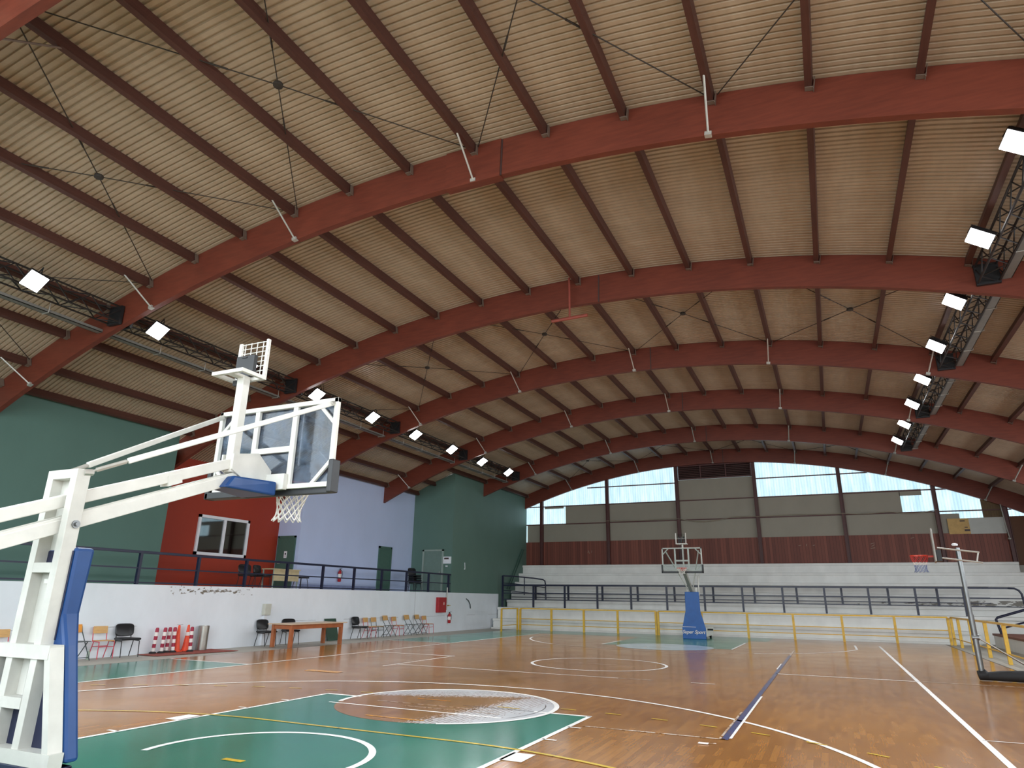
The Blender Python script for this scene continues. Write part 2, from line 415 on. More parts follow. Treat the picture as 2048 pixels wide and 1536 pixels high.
ends = [(-17.2,15.6)]*7
ends = [(-16.6,16.9), (-15.2,16.9), (-16.6,16.9), (-16.6,16.9), (-14.95,16.9), (-12.4,16.9), (-12.45,16.9)]
ordn = ['nearest', 'second', 'third', 'fourth', 'fifth', 'sixth', 'seventh']
arch_lab = ['red-brown laminated wood roof arch nearest the viewer, only its end in the top left corner',
            'red-brown laminated wood roof arch sweeping across the whole picture, biggest one in view',
            'red-brown laminated wood roof arch with the hanging T-shaped pipe in front of it',
            'red-brown laminated wood roof arch just beyond the one with the T-shaped pipe',
            'red-brown laminated wood roof arch whose foot meets the lilac wall',
            'red-brown laminated wood roof arch whose foot meets the dark green block wall',
            'red-brown laminated wood roof arch bordering the bright end wall windows']
def arches():
    for i, Y in enumerate(ARCH_Y):
        a, b_ = arc_at_x(ends[i][0], RI), arc_at_x(ends[i][1], RI)
        root = thing('roof_arch', arch_lab[i], 'roof arch', pol(0, RI, Y), group='laminated roof arches')
        b = MB(); n = 64; pts = [a+(b_-a)*j/n for j in range(n+1)]
        # plumb-cut left end: keep x constant at the foot
        vs = []
        for j, s in enumerate(pts):
            lo, hi = pol(s, RI), pol(s, RO)
            if j == 0: hi = pol(arc_at_x(ends[i][0], RO), RO)
            vs += [(lo.x, Y, lo.z), (lo.x, Y+AW, lo.z), (hi.x, Y+AW, hi.z), (hi.x, Y, hi.z)]
        fs = []
        for j in range(n):
            for q in range(4): fs.append((j*4+q, j*4+(q+1) % 4, j*4+4+(q+1) % 4, j*4+4+q))
        fs += [(0,1,2,3), (n*4+3,n*4+2,n*4+1,n*4)]
        b.add(vs, fs); build('beam', b, M['arch_wood'], root)
        # bolted splice just right of the ridge
        j = MB(); sj = .85
        if i == 1:
            q = [pol(-.42, RI-.035, Y-.03), pol(sj, RI-.035, Y-.03), pol(sj, RI-.035, Y+AW+.03), pol(-.42, RI-.035, Y+AW+.03),
                 pol(-.42, RO-.0, Y-.03), pol(sj, RO-.0, Y-.03), pol(sj, RO, Y+AW+.03), pol(-.42, RO, Y+AW+.03)]
            j.hexa(q); build('splice_plate', j, M['arch_wood'], root)
            j = MB()
        j.hexa([pol(sj, RI-.01, Y-.012), pol(sj+.035, RI-.01, Y-.012), pol(sj+.035, RI-.01, Y+.02), pol(sj, RI-.01, Y+.02),
                pol(sj, RO-.02, Y-.012), pol(sj+.035, RO-.02, Y-.012), pol(sj+.035, RO-.02, Y+.02), pol(sj, RO-.02, Y+.02)])
        build('splice_joint', j, M['louver'], root)
        # purlin hangers
        for k, s in enumerate(SP):
            if i == 0 or pol(s, RI).x < ends[i][0]+.3: continue
            h = MB()
            for sd in (-1, 1):
                if i == 6 and sd == 1: continue
                c = s+.085*1
                h.bar(pol(c, RO-.03, Y-.06), pol(c, RO-.26, Y-.06), .012, .1, up=(0,1,0))
                break
            h.bar(pol(s-.05, RO-.225, Y-.06), pol(s+.09, RO-.225, Y-.06), .1, .012)
            build('purlin_bracket', h, M['bracket_steel'], root)
        if i == 0:
            st = MB(); st.tube([pol(SP[7], RO-.2, Y+.95), pol(SP[7], RI+.03, Y+AW-.02)], .02, 8); build('strut', st, M['bracket_steel'], root)  # darker steel than the other struts, its shade put into the colour
        # thin struts from purlin down to the arch soffit, every third purlin
        if i in (1, 3, 4, 5, 6):
            for k, s in enumerate(SP):
                if (k-10) % 3: continue
                if pol(s, RI).x < ends[i][0]+.4: continue
                st = MB(); st.tube([pol(s, RO-.2, Y-.75), pol(s, RI+.03, Y-.03)], .02 if i < 5 else .025, 8)
                st.hexa([pol(s-.06, RI-.02, Y-.05), pol(s+.06, RI-.02, Y-.05), pol(s+.06, RI-.02, Y+.05), pol(s-.06, RI-.02, Y+.05),
                         pol(s-.06, RI+.05, Y-.05), pol(s+.06, RI+.05, Y-.05), pol(s+.06, RI+.05, Y-.002), pol(s-.06, RI+.05, Y-.002)])
                build('strut', st, M['zinc'] if i < 5 else M['grey_paint'], root)
arches()

def purlins():
    for i in range(-1, 6):
        ya = -7.9 if i < 0 else ARCH_Y[i]+AW
        yb = ARCH_Y[i+1]-.005
        for k, s in enumerate(SP):
            if i == 5 and pol(s, 34.9).x < -12.3: continue
            if i in (0, ) and pol(s, 34.9).x < -15.6: continue
            w = .055; r0, r1 = RO-.215, RO+.004
            b = MB()
            b.hexa([pol(s-w, r0, ya), pol(s+w, r0, ya), pol(s+w, r0, yb), pol(s-w, r0, yb),
                    pol(s-w, r1, ya), pol(s+w, r1, ya), pol(s+w, r1, yb), pol(s-w, r1, yb)])
            struct('roof_purlin', b, M['purlin_wood'])
purlins()

# wind bracing crosses
def bracing():
    names = {0: 'between first two arches', 2: 'between third and fourth arches', 5: 'between last two arches'}
    pos = {-3: 'fourth left of the ridge', -2: 'third left of the ridge', -1: 'second left of the ridge', 0: 'first left of the ridge',
           1: 'first right of the ridge', 2: 'second right of the ridge', 3: 'third right of the ridge'}
    for i in (0, 2, 5):
        ya, yb = ARCH_Y[i]+AW+.05, ARCH_Y[i+1]-.08
        for g in range(-2 if i != 0 else -3, 3):
            k0 = 10+3*(g-1); k1 = k0+3
            if k0 < 1 or k1 > 19: continue
            s0, s1 = SP[k0]+.12, SP[k1]-.06
            if i == 5 and pol(s0, 34.9).x < -12: continue
            sm = (s0+s1)/2; ym = (ya+yb)/2; r = RO-.12
            root = thing('cross_bracing', 'steel cross brace '+names[i]+', '+pos[g], 'brace', pol(sm, r, ym), group='roof wind braces')
            c = MB(); c.lathe([(.03,-.035),(.085,-.03),(.09,0),(.085,.03),(.03,.035)], pol(sm, r, ym), 12); build('hub', c, M['dark_cable'], root)
            for sa, y in ((s0, ya), (s1, ya), (s0, yb), (s1, yb)):
                t = MB(); p, q = pol(sa, r+.03, y), pol(sm, r, ym)
                t.tube([p, q], .011, 6)
                t.tube([q.lerp(p, .22), q.lerp(p, .3)], .018, 6)
                build('rod', t, M['dark_cable'], root)
bracing()

# ------------------------------------------------------------------ floor
def floor():
    b = MB(); lev = [0]
    def rect(x0, y0, x1, y1, mi, z):
        b.add([(x0,y0,z),(x1,y0,z),(x1,y1,z),(x0,y1,z)], [(0,1,2,3)], mi)
    def line(p, q, w, mi, z):
        p, q = Vector((*p, z)), Vector((*q, z)); d = (q-p).normalized(); n = Vector((-d.y, d.x, 0))*w/2
        b.add([p-n, q-n, q+n, p+n], [(0,1,2,3)], mi)
    def arc(c, r, a0, a1, w, mi, z, n=64):
        l, rr = [], []
        for i in range(n+1):
            a = math.radians(a0+(a1-a0)*i/n); u = (math.cos(a), math.sin(a))
            l.append((c[0]+u[0]*(r+w/2), c[1]+u[1]*(r+w/2), z)); rr.append((c[0]+u[0]*(r-w/2), c[1]+u[1]*(r-w/2), z))
        b.strip(rr, l, mi)
    def disc(c, r, mi, z, n=64):
        b.add([(c[0]+r*math.cos(2*PI*i/n), c[1]+r*math.sin(2*PI*i/n), z) for i in range(n)], [tuple(range(n))], mi)
    # concrete surround under everything, then the timber court a little proud of it
    rect(-12.3, -13, 17.2, 37.4, CONC, -.012)
    b.box((-10.38,-13,-.011), (10.22,31.55,0), WOOD)
    for p, q in (((-10.4,-13), (-10.4,31.57)), ((-10.4,31.57), (10.24,31.57)), ((10.24,31.57), (10.24,-13))):
        line(p, q, .05, EDGE, -.002)
    z1, z2, z3, z4 = .0015, .003, .0045, .006
    # green areas
    rect(-10.36,-13,-7.55,8.95, GREEN, z1); rect(-10.36,19.1,-7.55,31.5, GREEN, z1)
    rect(-2.45,-13,2.45,5.8, GREEN, z1); rect(-2.45,22.2,2.45,28.3, GREEN, z1)
    rect(-7.55,28.31,3.2,31.5, GREEN, z1)
    disc((0,5.8), 1.8, CIRC, z2); disc((0,22.2), 1.8, PALE, z2)
    W = .08
    for x in (-7.5, 7.5): line((x,0), (x,28.0), W, WHITE, z3)
    line((-7.53,0), (7.53,0), W, WHITE, z3)
    line((-10.3,8.95), (-7.53,8.95), W, WHITE, z3); line((-10.3,19.1), (-7.53,19.1), W, WHITE, z3)
    line((-7.5,14), (-4.45,14), W, WHITE, z3); line((4.5,14), (7.5,14), W, WHITE, z3); line((7.5,14), (10.2,14), W*.8, FADED, z3)
    line((-.55,14), (.9,14), .04, FADED, z3)
    arc((0,14), 1.8, 0, 360, W, WHITE, z3, 96)
    # three-point lines
    th = math.degrees(math.acos(6.6/6.75))
    arc((0,1.575), 6.72, th, 180-th, W, WHITE, z3, 96)
    for s in (-1, 1):
        line((s*6.6,0), (s*6.6,2.9), W, WHITE, z3); line((s*6.6,25.1), (s*6.6,27.9), W, WHITE if s > 0 else FADED, z3)
    arc((0,26.425), 6.72, 180+th, 232, W, WHITE, z3, 32); arc((0,26.425), 6.72, 232, 300, W, FADED, z3, 32); arc((0,26.425), 6.72, 300, 360-th, W, WHITE, z3, 32)
    # keys
    for x in (-2.45, 2.45): line((x,-2), (x,5.8), .07, WHITE, z3); line((x,22.2), (x,26.6 if x > 0 else 25.0), W, WHITE, z3)
    line((-2.48,5.8), (-1.72,5.8), W, WHITE, z3); line((1.55,5.8), (2.48,5.8), W, WHITE, z3)
    line((.3,5.8), (1.55,5.8), .03, EDGE, z3)
    arc((0,5.8), 1.8, -65, 200, W, WHITE, z4, 64); arc((0,5.8), 1.62, -28, 25, .012, EDGE, z4, 24)
    for s in (-1, 1):
        for y in (4.85, 3.92, 1.76): line((s*2.45,y), (s*2.64,y), .05, WHITE, z3)
        rect(min(s*2.45, s*2.72), 2.66, max(s*2.45, s*2.72), 3.06, WHITE, z3)
    arc((0,1.575), 1.28, -18, 198, .08, WHITE, z3, 48)
    # volleyball
    line((-4.5,10.4), (-4.5,13.9), .05, WHITE, z3); line((4.5,5), (4.5,20.5), .085, BLUE, z3)
    line((4.56,5.1), (4.56,9.5), .035, WHITE, z4); line((4.44,5), (4.44,7.4), .03, FADED, z4); line((4.44,15.2), (4.44,17), .03, WHITE, z4); line((4.5,20.5), (4.5,23), .05, FADED, z3)
    line((-4.5,11), (1.4,11), .05, WHITE, z3); line((1.4,11), (2.2,11), .05, FADED, z3); line((3.0,11), (3.5,11), .05, WHITE, z3)
    line((-1.78,5.02), (1.35,5.02), .05, WHITE, z4); line((2.6,5.02), (4.5,5.02), .05, FADED, z3)
    line((-1.2,5.55), (1.0,5.55), .03, FADED, z4); line((-.5,5.3), (1.2,5.3), .03, FADED, z4)
    line((-.75,6.1), (-.1,6.1), .04, ORANGE, z4); line((.85,5.95), (1.25,5.93), .06, YELLOW, z4)
    # handball marks in yellow
    hb = -2.72
    arc((1.5,hb), 6.0, 20, 90, .06, YELLOW, z4, 40); arc((-1.5,hb), 6.0, 90, 160, .06, YELLOW, z4, 40); line((-1.5,hb+6), (1.5,hb+6), .06, YELLOW, z4)
    for s in (-1, 1):
        for i in range(16):
            a0 = 90+s*(-2.0-4.8*i)
            arc((s*1.5,hb), 9.0, a0, a0-s*1.65, .05, YELLOW, z4, 4)
    line((-.5,hb+7), (.5,hb+7), .06, ORANGE, z4); line((-.14,hb+4.02), (.14,hb+4.02), .08, YELLOW, z4)
    rect(-5.43,8.55,-4.46,8.8, ORANGE, z4)
    line((4.28,4.62), (4.44,4.7), .05, FADED, z3); line((7.5,6.6), (7.95,6.62), .03, WHITE, z3)
    struct('floor', b, FM, recalc=False)
floor()

# ------------------------------------------------------------------ left side: low wall, walkway, upper walls
WZ = 1.9
b = MB(); b.box((-12.6,-13,-.02), (-12.2,33.0,WZ)); b.box((-18,-13,WZ-.25), (-12.6,37.4,WZ-.02)); struct('wall_left', b, M['wall_white'])
b = MB(); b.box((-15.1,-13,WZ-.02), (-14.8,11.6,7.26)); struct('wall_left_1', b, M['wall_green'])
b = MB(); b.box((-16.35,11.6,WZ-.02), (-16.05,18.5,6.74)); b.box((-16.05,11.6,WZ-.02), (-15.1,11.75,6.6)); struct('wall_left_2', b, M['wall_orange'])
b = MB(); b.prism([(-16.05,18.35,WZ-.02), (-14.8,18.35,WZ-.02), (-14.8,18.35,7.26), (-16.05,18.35,6.72)], (0,.15,0)); b.box((-15.1,18.5,WZ-.02), (-14.8,27.3,7.26)); struct('wall_left_3', b, M['wall_lilac'])
b = MB(); b.prism([(-15.1,27.3,WZ-.02), (-12.25,27.3,WZ-.02), (-12.25,27.3,8.27), (-13.6,27.3,7.78), (-15.1,27.3,7.18)], (0,.3,0))
b.box((-12.55,27.6,WZ-.02), (-12.25,37.3,8.26)); struct('wall_left_4', b, M['wall_green2'])
# lower green face beside the far steps
b = MB(); b.box((-12.55,33.0,-.02), (-12.3,37.3,WZ-.02)); struct('wall_left_5', b, M['wall_green2'])
b = MB(); b.box((-14.795,18.6,WZ), (-14.77,24.1,WZ+.22)); struct('baseboard_left', b, plain('baseboard_blue', (132,142,176), .5))

# orange-wall window
w = MB()
y0, y1, z0, z1 = 14.0, 16.58, 3.1, 4.62
X = -16.03
for lo, hi in (((X-.06,y0,z0), (X+.05,y1,z0+.11)), ((X-.06,y0,z1-.11), (X+.05,y1,z1)), ((X-.06,y0,z0), (X+.05,y0+.11,z1)), ((X-.06,y1-.11,z0), (X+.05,y1,z1)), ((X-.06,15.24,z0), (X+.04,15.36,z1))): w.box(lo, hi)
win = struct('window_1', w, M['white_frame'])
for a, c, nm in ((y0+.11, 15.24, 0), (15.36, y1-.11, 1)):
    g = MB(); g.box((X-.012,a,z0+.11), (X-.004,c,z1-.11)); build('pane', g, M['window_glass'], win)
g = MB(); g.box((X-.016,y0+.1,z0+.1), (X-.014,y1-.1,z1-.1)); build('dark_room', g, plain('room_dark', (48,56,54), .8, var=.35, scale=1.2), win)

# doors of the upper level
def door(n, frame_boxes, leaf, fm, lm, handle=None):
    f = MB()
    for lo, hi in frame_boxes: f.box(lo, hi)
    o = struct('door_%d' % n, f, fm)
    l = MB(); l.box(*leaf); build('leaf', l, lm, o)
    if handle:
        h = MB(); h.box(*handle); build('door_handle', h, M['zinc'], o)
    return o
Yp = 18.35
d1 = door(1, [((-15.98,Yp-.06,WZ), (-15.9,Yp+.02,4.14)), ((-15.06,Yp-.06,WZ), (-14.98,Yp+.02,4.14)), ((-15.98,Yp-.06,4.06), (-14.98,Yp+.02,4.14))],
     ((-15.9,Yp-.03,WZ), (-15.06,Yp-.01,4.06)), M['green_door'], M['green_door'], ((-15.84,Yp-.09,2.95), (-15.74,Yp-.03,2.98)))
b = MB(); b.box((-15.56,Yp-.037,3.2), (-15.4,Yp-.031,3.48), 0); b.box((-15.515,Yp-.042,3.33), (-15.445,Yp-.036,3.41), 1); b.box((-15.505,Yp-.042,3.26), (-15.455,Yp-.036,3.30), 1)
tag(build('door_sign', b, [M['white_frame'], M['black_metal']]), 'small white pictogram notice on the green door in the lilac recess', 'sign')
Xp = -14.8
door(2, [((Xp-.02,24.17,WZ), (Xp+.06,24.27,4.12)), ((Xp-.02,25.21,WZ), (Xp+.06,25.31,4.12)), ((Xp-.02,24.17,4.02), (Xp+.06,25.31,4.12))],
     ((Xp-.02,24.27,WZ), (Xp+.02,25.21,4.02)), M['green_door'], M['green_door'], ((Xp+.02,25.06,2.95), (Xp+.1,25.16,2.98)))
Yg = 27.3
door(3, [((-14.08,Yg-.06,WZ), (-13.98,Yg+.02,4.12)), ((-12.86,Yg-.06,WZ), (-12.76,Yg+.02,4.12)), ((-14.08,Yg-.06,4.04), (-12.76,Yg+.02,4.12))],
     ((-13.98,Yg-.03,WZ), (-12.86,Yg+.01,4.04)), M['pale_frame'], M['grey_green_door'], ((-12.98,Yg-.1,2.92), (-12.9,Yg-.03,2.96)))

# ------------------------------------------------------------------ far end wall
YF = 37.3
COLX = [-11.1, -6.52, -2.02, 2.58, 7.12, 11.6, 14.6]
b = MB(); b.box((-12.6,YF,3.6), (14.62,YF+.08,5.24)); struct('wall_far', b, M['wainscot'])
b = MB(); b.box((14.62,YF-.02,3.6), (17.2,YF+.08,6.02)); struct('wall_far_2', b, M['orange_ply'])
b = MB(); b.box((-12.6,YF,-.02), (17.2,YF+.08,3.6)); struct('wall_far_3', b, M['concrete'])
def zarch(x): return ZC+math.sqrt(34.5**2-(x-XC)**2)
# outer translucent sheets, one per bay
edges = [-12.55]+COLX[:-1]+[17.2]
for i in range(len(edges)-1):
    x0, x1 = edges[i], edges[i+1]
    b = MB(); n = int((x1-x0)/.075); lo, hi = [], []
    for j in range(n+1):
        x = x0+(x1-x0)*j/n; d = .025*(1 if j % 2 else -1)
        lo.append((x, YF+.22+d, 5.2)); hi.append((x, YF+.22+d, zarch(x)+.3))
    b.strip(lo, hi); struct('window_%d' % (i+2), b, M['translucent_sheet'], recalc=False)
# grey boards that close part of each bay
b = MB()
for x0, x1, z0, z1 in ((-12.2,-11.1,5.24,6.38), (-11.1,-6.52,5.24,6.38), (-9.45,-6.52,6.38,7.58), (-6.52,-2.02,5.24,7.55), (-2.02,2.58,5.24,8.85),
                       (2.58,7.12,5.24,7.55), (7.12,10.03,6.38,7.62), (7.12,11.6,5.24,6.36), (11.6,12.6,5.24,6.25), (12.6,14.6,5.24,5.98)):
    b.box((x0,YF+.06,z0), (x1,YF+.1,z1))
b.box((10.0,YF+.06,7.3), (11.05,YF+.1,7.62)); b.box((-10.95,YF+.06,7.42), (-9.6,YF+.1,7.57))
struct('wall_far_1', b, M['wall_grey'])
b = MB(); b.box((13.65,YF+.05,6.0), (14.6,YF+.1,6.95)); 
for j in range(8): b.box((13.68+j*.115,YF+.03,6.0), (13.73+j*.115,YF+.06,6.95))
tag(build('corrugated_patch', b, M['dark_sheet']), 'brown corrugated patch sheet over the window at the right end of the far wall', 'panel')
b = MB(); b.box((12.0,YF-.04,5.18), (12.95,YF-.01,5.98), 0); b.box((12.95,YF-.045,5.17), (14.55,YF-.012,5.99), 1)
b.box((12.55,YF-.045,5.82), (12.78,YF-.039,5.88), 2); b.box((12.7,YF-.045,5.32), (12.94,YF-.039,5.42), 2); b.box((12.72,YF-.045,5.5), (12.86,YF-.039,5.54), 2)
tag(build('board', b, [M['card_board'], M['white_board'], M['louver']]), 'pale grey and tan board fixed above the wood planks at far right', 'board')
# steel columns and girts
for x in COLX:
    b = MB(); zt = zarch(x)+.1
    for dx in (-.09, .09): b.box((x+dx-.012,YF-.2,3.72), (x+dx+.012,YF-.0,zt))
    b.box((x-.09,YF-.11,3.72), (x+.09,YF-.09,zt))
    struct('wall_column', b, M['steel_brown'])
for z, segs in ((6.38, [(-12.5,14.9)]), (7.56, [(-12.3,14.0)]), (8.68, [(-7.9,-2.02), (2.58,8.6)])):
    for x0, x1 in segs:
        b = MB(); b.box((x0,YF-.02,z-.03), (x1,YF+.06,z+.03)); struct('wall_girt', b, M['steel_brown'])
# louvred vent at the top middle
root = thing('louver_vent', 'dark brown louvred vent high in the middle of the far wall', 'vent', (.28,YF-.02,8.85))
f = MB(); x0, x1, z0, z1 = -1.9, 2.46, 8.86, 9.72
for lo, hi in (((x0,YF-.06,z0), (x1,YF+.06,z0+.06)), ((x0,YF-.06,z1-.06), (x1,YF+.06,z1)), ((x0,YF-.06,z0), (x0+.06,YF+.06,z1)), ((x1-.06,YF-.06,z0), (x1,YF+.06,z1)), ((-.55,YF-.07,z0), (-.49,YF+.05,z1)), ((.95,YF-.07,z0), (1.01,YF+.05,z1))): f.box(lo, hi)
f.box((x0,YF+.08,z0), (x1,YF+.1,z1+.3))
build('vent_frame', f, M['steel_brown'], root)
for j in range(7):
    z = z0+.1+j*.105; s = MB(); s.hexa([(x0+.05,YF-.05,z-.03), (x1-.05,YF-.05,z-.03), (x1-.05,YF+.05,z+.05), (x0+.05,YF+.05,z+.05), (x0+.05,YF-.05,z-.018), (x1-.05,YF-.05,z-.018), (x1-.05,YF+.05,z+.062), (x0+.05,YF+.05,z+.062)])
    build('slat', s, M['louver'], root)
# sagging cable across the far wall
pts = []
for i in range(97):
    x = -6.6+18.2*i/96; sag = 0
    for a, c, d in ((-2.0,1.3,.2), (7.1,9.3,.1), (9.4,11.6,.12)):
        if a < x < c: sag = d*math.sin(PI*(x-a)/(c-a))
    pts.append((x, YF-.23, 6.44-sag+.02*math.sin(x*1.7)))
b = MB(); b.tube(pts, .016, 6); tag(build('cable', b, M['cable'], smooth=True), 'thin pale cable sagging along the far wall above the wood planks', 'cable')
# scratched marks on the planks
b = MB()
for x, z, dx, dz in ((-7.95,4.5,.06,.16), (-7.83,4.45,-.05,.14), (-7.7,4.5,.02,.15), (8.25,4.75,.2,.06), (8.28,4.62,.16,.1), (8.22,4.52,.22,.03), (4.6,4.72,.14,.03), (5.0,4.7,.05,.12), (5.35,4.72,.12,.03), (10.2,5.02,.16,.03)):
    b.bar((x,YF-.004,z), (x+dx,YF-.004,z+dz), .02, .006, up=(0,1,0))
tag(build('chalk_scrawl', b, M['cable']), 'faint chalk scrawls on the red-brown planks of the far wall', 'marking')

# right side
b = MB(); b.box((17.0,30.2,-.02), (17.3,37.4,6.5)); b.box((17.0,-13,-.02), (17.3,30.2,3.0)); struct('wall_right', b, M['orange_ply'])
b = MB(); b.box((-18,-13.3,-.02), (17.3,-13,2.4)); struct('wall_near', b, M['wall_white'])

# ------------------------------------------------------------------ far bleachers
root = thing('bleachers', 'white stepped concrete stand across the far end below the wood planks', 'bleachers', (0,31.9,0))
fy = [31.9, 32.7, 34.1, 34.75, 35.4, 36.0, 36.6]; tz = [.55, 1.16, 1.57, 2.13, 2.66, 3.2, 3.73]
xl = [-12.02, -12.12, -12.18, -12.2, -12.24, -12.24, -12.24]; xr = [11.7, 16.8, 16.8, 16.8, 16.8, 16.8, 14.6]
for i in range(7):
    zb = -.01 if i < 2 else tz[i-1]-.3; yb = 37.28
    t = MB(); t.box((xl[i],fy[i]+.07,zb), (xr[i],yb,tz[i]-.1)); t.box((xl[i],fy[i],tz[i]-.15), (xr[i],yb,tz[i]))
    build('tier', t, M['bleacher_dirty'] if i == 3 else M['bleacher_white'], root, bevel=.03)
s = MB(); s.box((-12.0,31.7,-.01), (11.6,31.96,.07)); build('kerb', s, M['bleacher_white'], root)
# low platform on the right
root = thing('side_platform', 'low white platform with a brown top at the right edge behind the yellow fence', 'platform', (13.4,22,0))
s = MB(); s.box((12.0,10,-.01), (16.98,31.0,.45)); build('body', s, M['bleacher_white'], root)
s = MB(); s.box((11.96,10,.45), (16.98,31.0,.53)); build('cap', s, M['brown_cap'], root)

# ------------------------------------------------------------------ railings
def railing(name, label, mat, p0, p1, posts, rails, pw, rw, zbase, cat='railing', group=None, foot=0, square=True, skip_first=False):
    p0, p1 = Vector(p0), Vector(p1); d = p1-p0
    root = thing(name, label, cat, (p0.x, p0.y, zbase), group=group)
    for t in posts:
        p = p0+d*t; b = MB()
        if square: b.box((p.x-pw/2,p.y-pw/2,zbase-foot), (p.x+pw/2,p.y+pw/2,rails[0]-.005))
        else: b.tube([(p.x,p.y,zbase-foot), (p.x,p.y,rails[0])], pw/2, 10)
        build('post', b, mat, root)
    for i, z in enumerate(rails):
        b = MB(); w = rw if i == 0 else rw*.55
        b.bar((p0.x,p0.y,z), (p1.x,p1.y,z), w, w)
        build('top_rail' if i == 0 else 'rail', b, mat, root, bevel=.006 if i == 0 else 0)
    return root
XR = -12.3
ys = [1.0, 3.05, 5.05, 7.05, 9.03, 11.1, 13.1, 15.1, 17.1, 19.1, 21.1, 23.1, 25.1, 27.1, 29.1, 31.15, 32.7]
railing('railing', 'long dark blue steel railing along the top of the white side wall', M['navy_rail'], (XR,-1,0), (XR,32.7,0),
        [(y+1)/33.7 for y in ys], [2.81, 2.36, 1.955], .085, .075, WZ)
rp = [-9.9,-7.95,-6.0,-4.07,-2.1,-.12,1.8,3.74,5.67,7.6,9.56,11.48]
x0, x1 = -11.9, 13.2
railing('railing', 'dark blue steel railing across the far stand, front one with long posts', M['navy_rail'], (x0,32.95,0), (x1,32.95,0),
        [(x-x0)/(x1-x0) for x in rp], [2.4, 1.95, 1.6], .095, .085, 1.16)
rp = [-10.3,-8.2,-6.1,-4.02,-1.94,.15,2.27,4.35,6.45,8.52,10.6]
railing('railing', 'dark blue steel railing across the far stand, rear one with short posts', M['navy_rail'], (-11.9,34.25,0), (12.7,34.25,0),
        [(x+11.9)/24.6 for x in rp], [2.44, 1.98, 1.74], .1, .075, 1.57)
# bent end of the front far railing
root = thing('railing', 'curved dark blue rail end where the far stand railing turns down at right', 'railing', (13.6,32.95,1.16))
b = MB(); b.tube([(13.2,32.95,2.4), (13.45,32.95,2.39), (13.6,32.95,2.3), (13.68,32.95,2.15), (13.75,32.95,1.15)], .045, 10); build('bent_rail', b, M['navy_rail'], root, smooth=True)
for z in (1.95, 1.6):
    b = MB(); b.bar((13.2,32.95,z), (13.72,32.95,z), .04, .04); build('rail', b, M['navy_rail'], root)
# sloped rails beside the left steps
root = thing('railing', 'short dark blue railing with sloping top at the left end of the far stand', 'railing', (-11.9,33.0,1.16))
b = MB(); b.box((-11.95,32.9,1.16), (-11.84,33.0,2.96)); build('post', b, M['navy_rail'], root)
b = MB(); b.tube([(-11.9,32.95,2.95), (-11.4,33.6,2.93), (-10.35,33.95,2.84), (-9.75,34.05,2.76), (-9.62,34.05,2.68), (-9.58,34.05,2.5), (-9.56,34.05,1.58)], .04, 10); build('top_rail', b, M['navy_rail'], root, smooth=True)
b = MB(); b.tube([(-10.9,33.9,2.9), (-10.9,33.9,1.85)], .035, 8); build('post', b, M['navy_rail'], root)
for z in (2.45, 2.02):
    b = MB(); b.tube([(-11.9,32.95,z+.08), (-11.4,33.6,z+.05), (-9.58,34.05,z-.15)], .022, 8); build('rail', b, M['navy_rail'], root, smooth=True)
# hand rail of the steps at right
root = thing('handrail', 'dark blue stair handrail rising to the right edge above the low platform', 'handrail', (12.05,30.2,.53))
b = MB(); b.tube([(12.15,30.2,.53), (12.05,30.2,1.1), (12.12,30.2,1.18), (14.4,30.2,1.92)], .05, 10); build('top_rail', b, M['navy_rail'], root, smooth=True)
b = MB(); b.tube([(12.1,30.2,.72), (14.4,30.2,1.46)], .035, 8); build('rail', b, M['navy_rail'], root)
b = MB(); b.tube([(13.45,30.2,.53), (13.4,30.2,1.6)], .045, 8); build('post', b, M['navy_rail'], root)

# yellow fences round the court
g = 'yellow court fences'
FY = 30.9
railing('fence', 'yellow tube fence across the far end, section left of the white and blue hoop', M['yellow_rail'], (-9.82,FY,0), (-2.28,FY,0),
        [0, .245, .49, .735, 1], [1.13, .6, .29], .1, .065, 0, 'fence', g)
railing('fence', 'yellow tube fence across the far end, section right of the white and blue hoop', M['yellow_rail'], (-2.16,FY,0), (10.42,FY,0),
        [0, .172, .343, .506, .67, .838, 1], [1.13, .6, .29], .1, .065, 0, 'fence', g)
railing('fence', 'yellow tube fence running along the right side of the court', M['yellow_rail'], (10.54,30.9,0), (10.54,9,0),
        [(30.9-y)/21.9 for y in (30.9,29.1,26.5,23.6,20.75,17.9,15,12)], [1.13, .29], .1, .065, 0, 'fence', g)
railing('fence', 'short yellow fence return at the left end of the far fence', M['yellow_rail'], (-10.02,28.9,0), (-9.92,30.8,0),
        [0, .97], [1.13, .29], .08, .06, 0, 'fence', g)

# ------------------------------------------------------------------ light trusses, trays, lamps
def lattice(xc, zc, ya, yb, label):
    root = thing('lattice_truss', label, 'truss', (xc,(ya+yb)/2,zc), group='black lattice trusses')
    h = .2
    for dx, dz in ((-h,-h), (h,-h), (-h,h), (h,h)):
        b = MB(); b.tube([(xc+dx,ya,zc+dz), (xc+dx,yb,zc+dz)], .024, 6); build('chord', b, M['truss_black'], root)
    n = int((yb-ya)/.42); st = (yb-ya)/n
    for (ax, az), (bx, bz) in (((-h,-h),(h,-h)), ((-h,h),(h,h)), ((-h,-h),(-h,h)), ((h,-h),(h,h))):
        b = MB()
        for j in range(n):
            u, v = ((ax,az),(bx,bz)) if j % 2 else ((bx,bz),(ax,az))
            b.tube([(xc+u[0],ya+j*st,zc+u[1]), (xc+v[0],ya+(j+1)*st,zc+v[1])], .014, 5)
        build('lacing', b, M['truss_black'], root)
    for y in (ya+.08, yb-.05):
        b = MB(); b.box((xc-.23,y-.04,zc-.25), (xc+.23,y+.04,zc+.25)); build('end_plate', b, M['black_metal'], root)
bayname = ['between the two nearest arches', 'between the second and third arches', 'between the third and fourth arches', 'between the fourth and fifth arches', 'between the fifth and sixth arches']
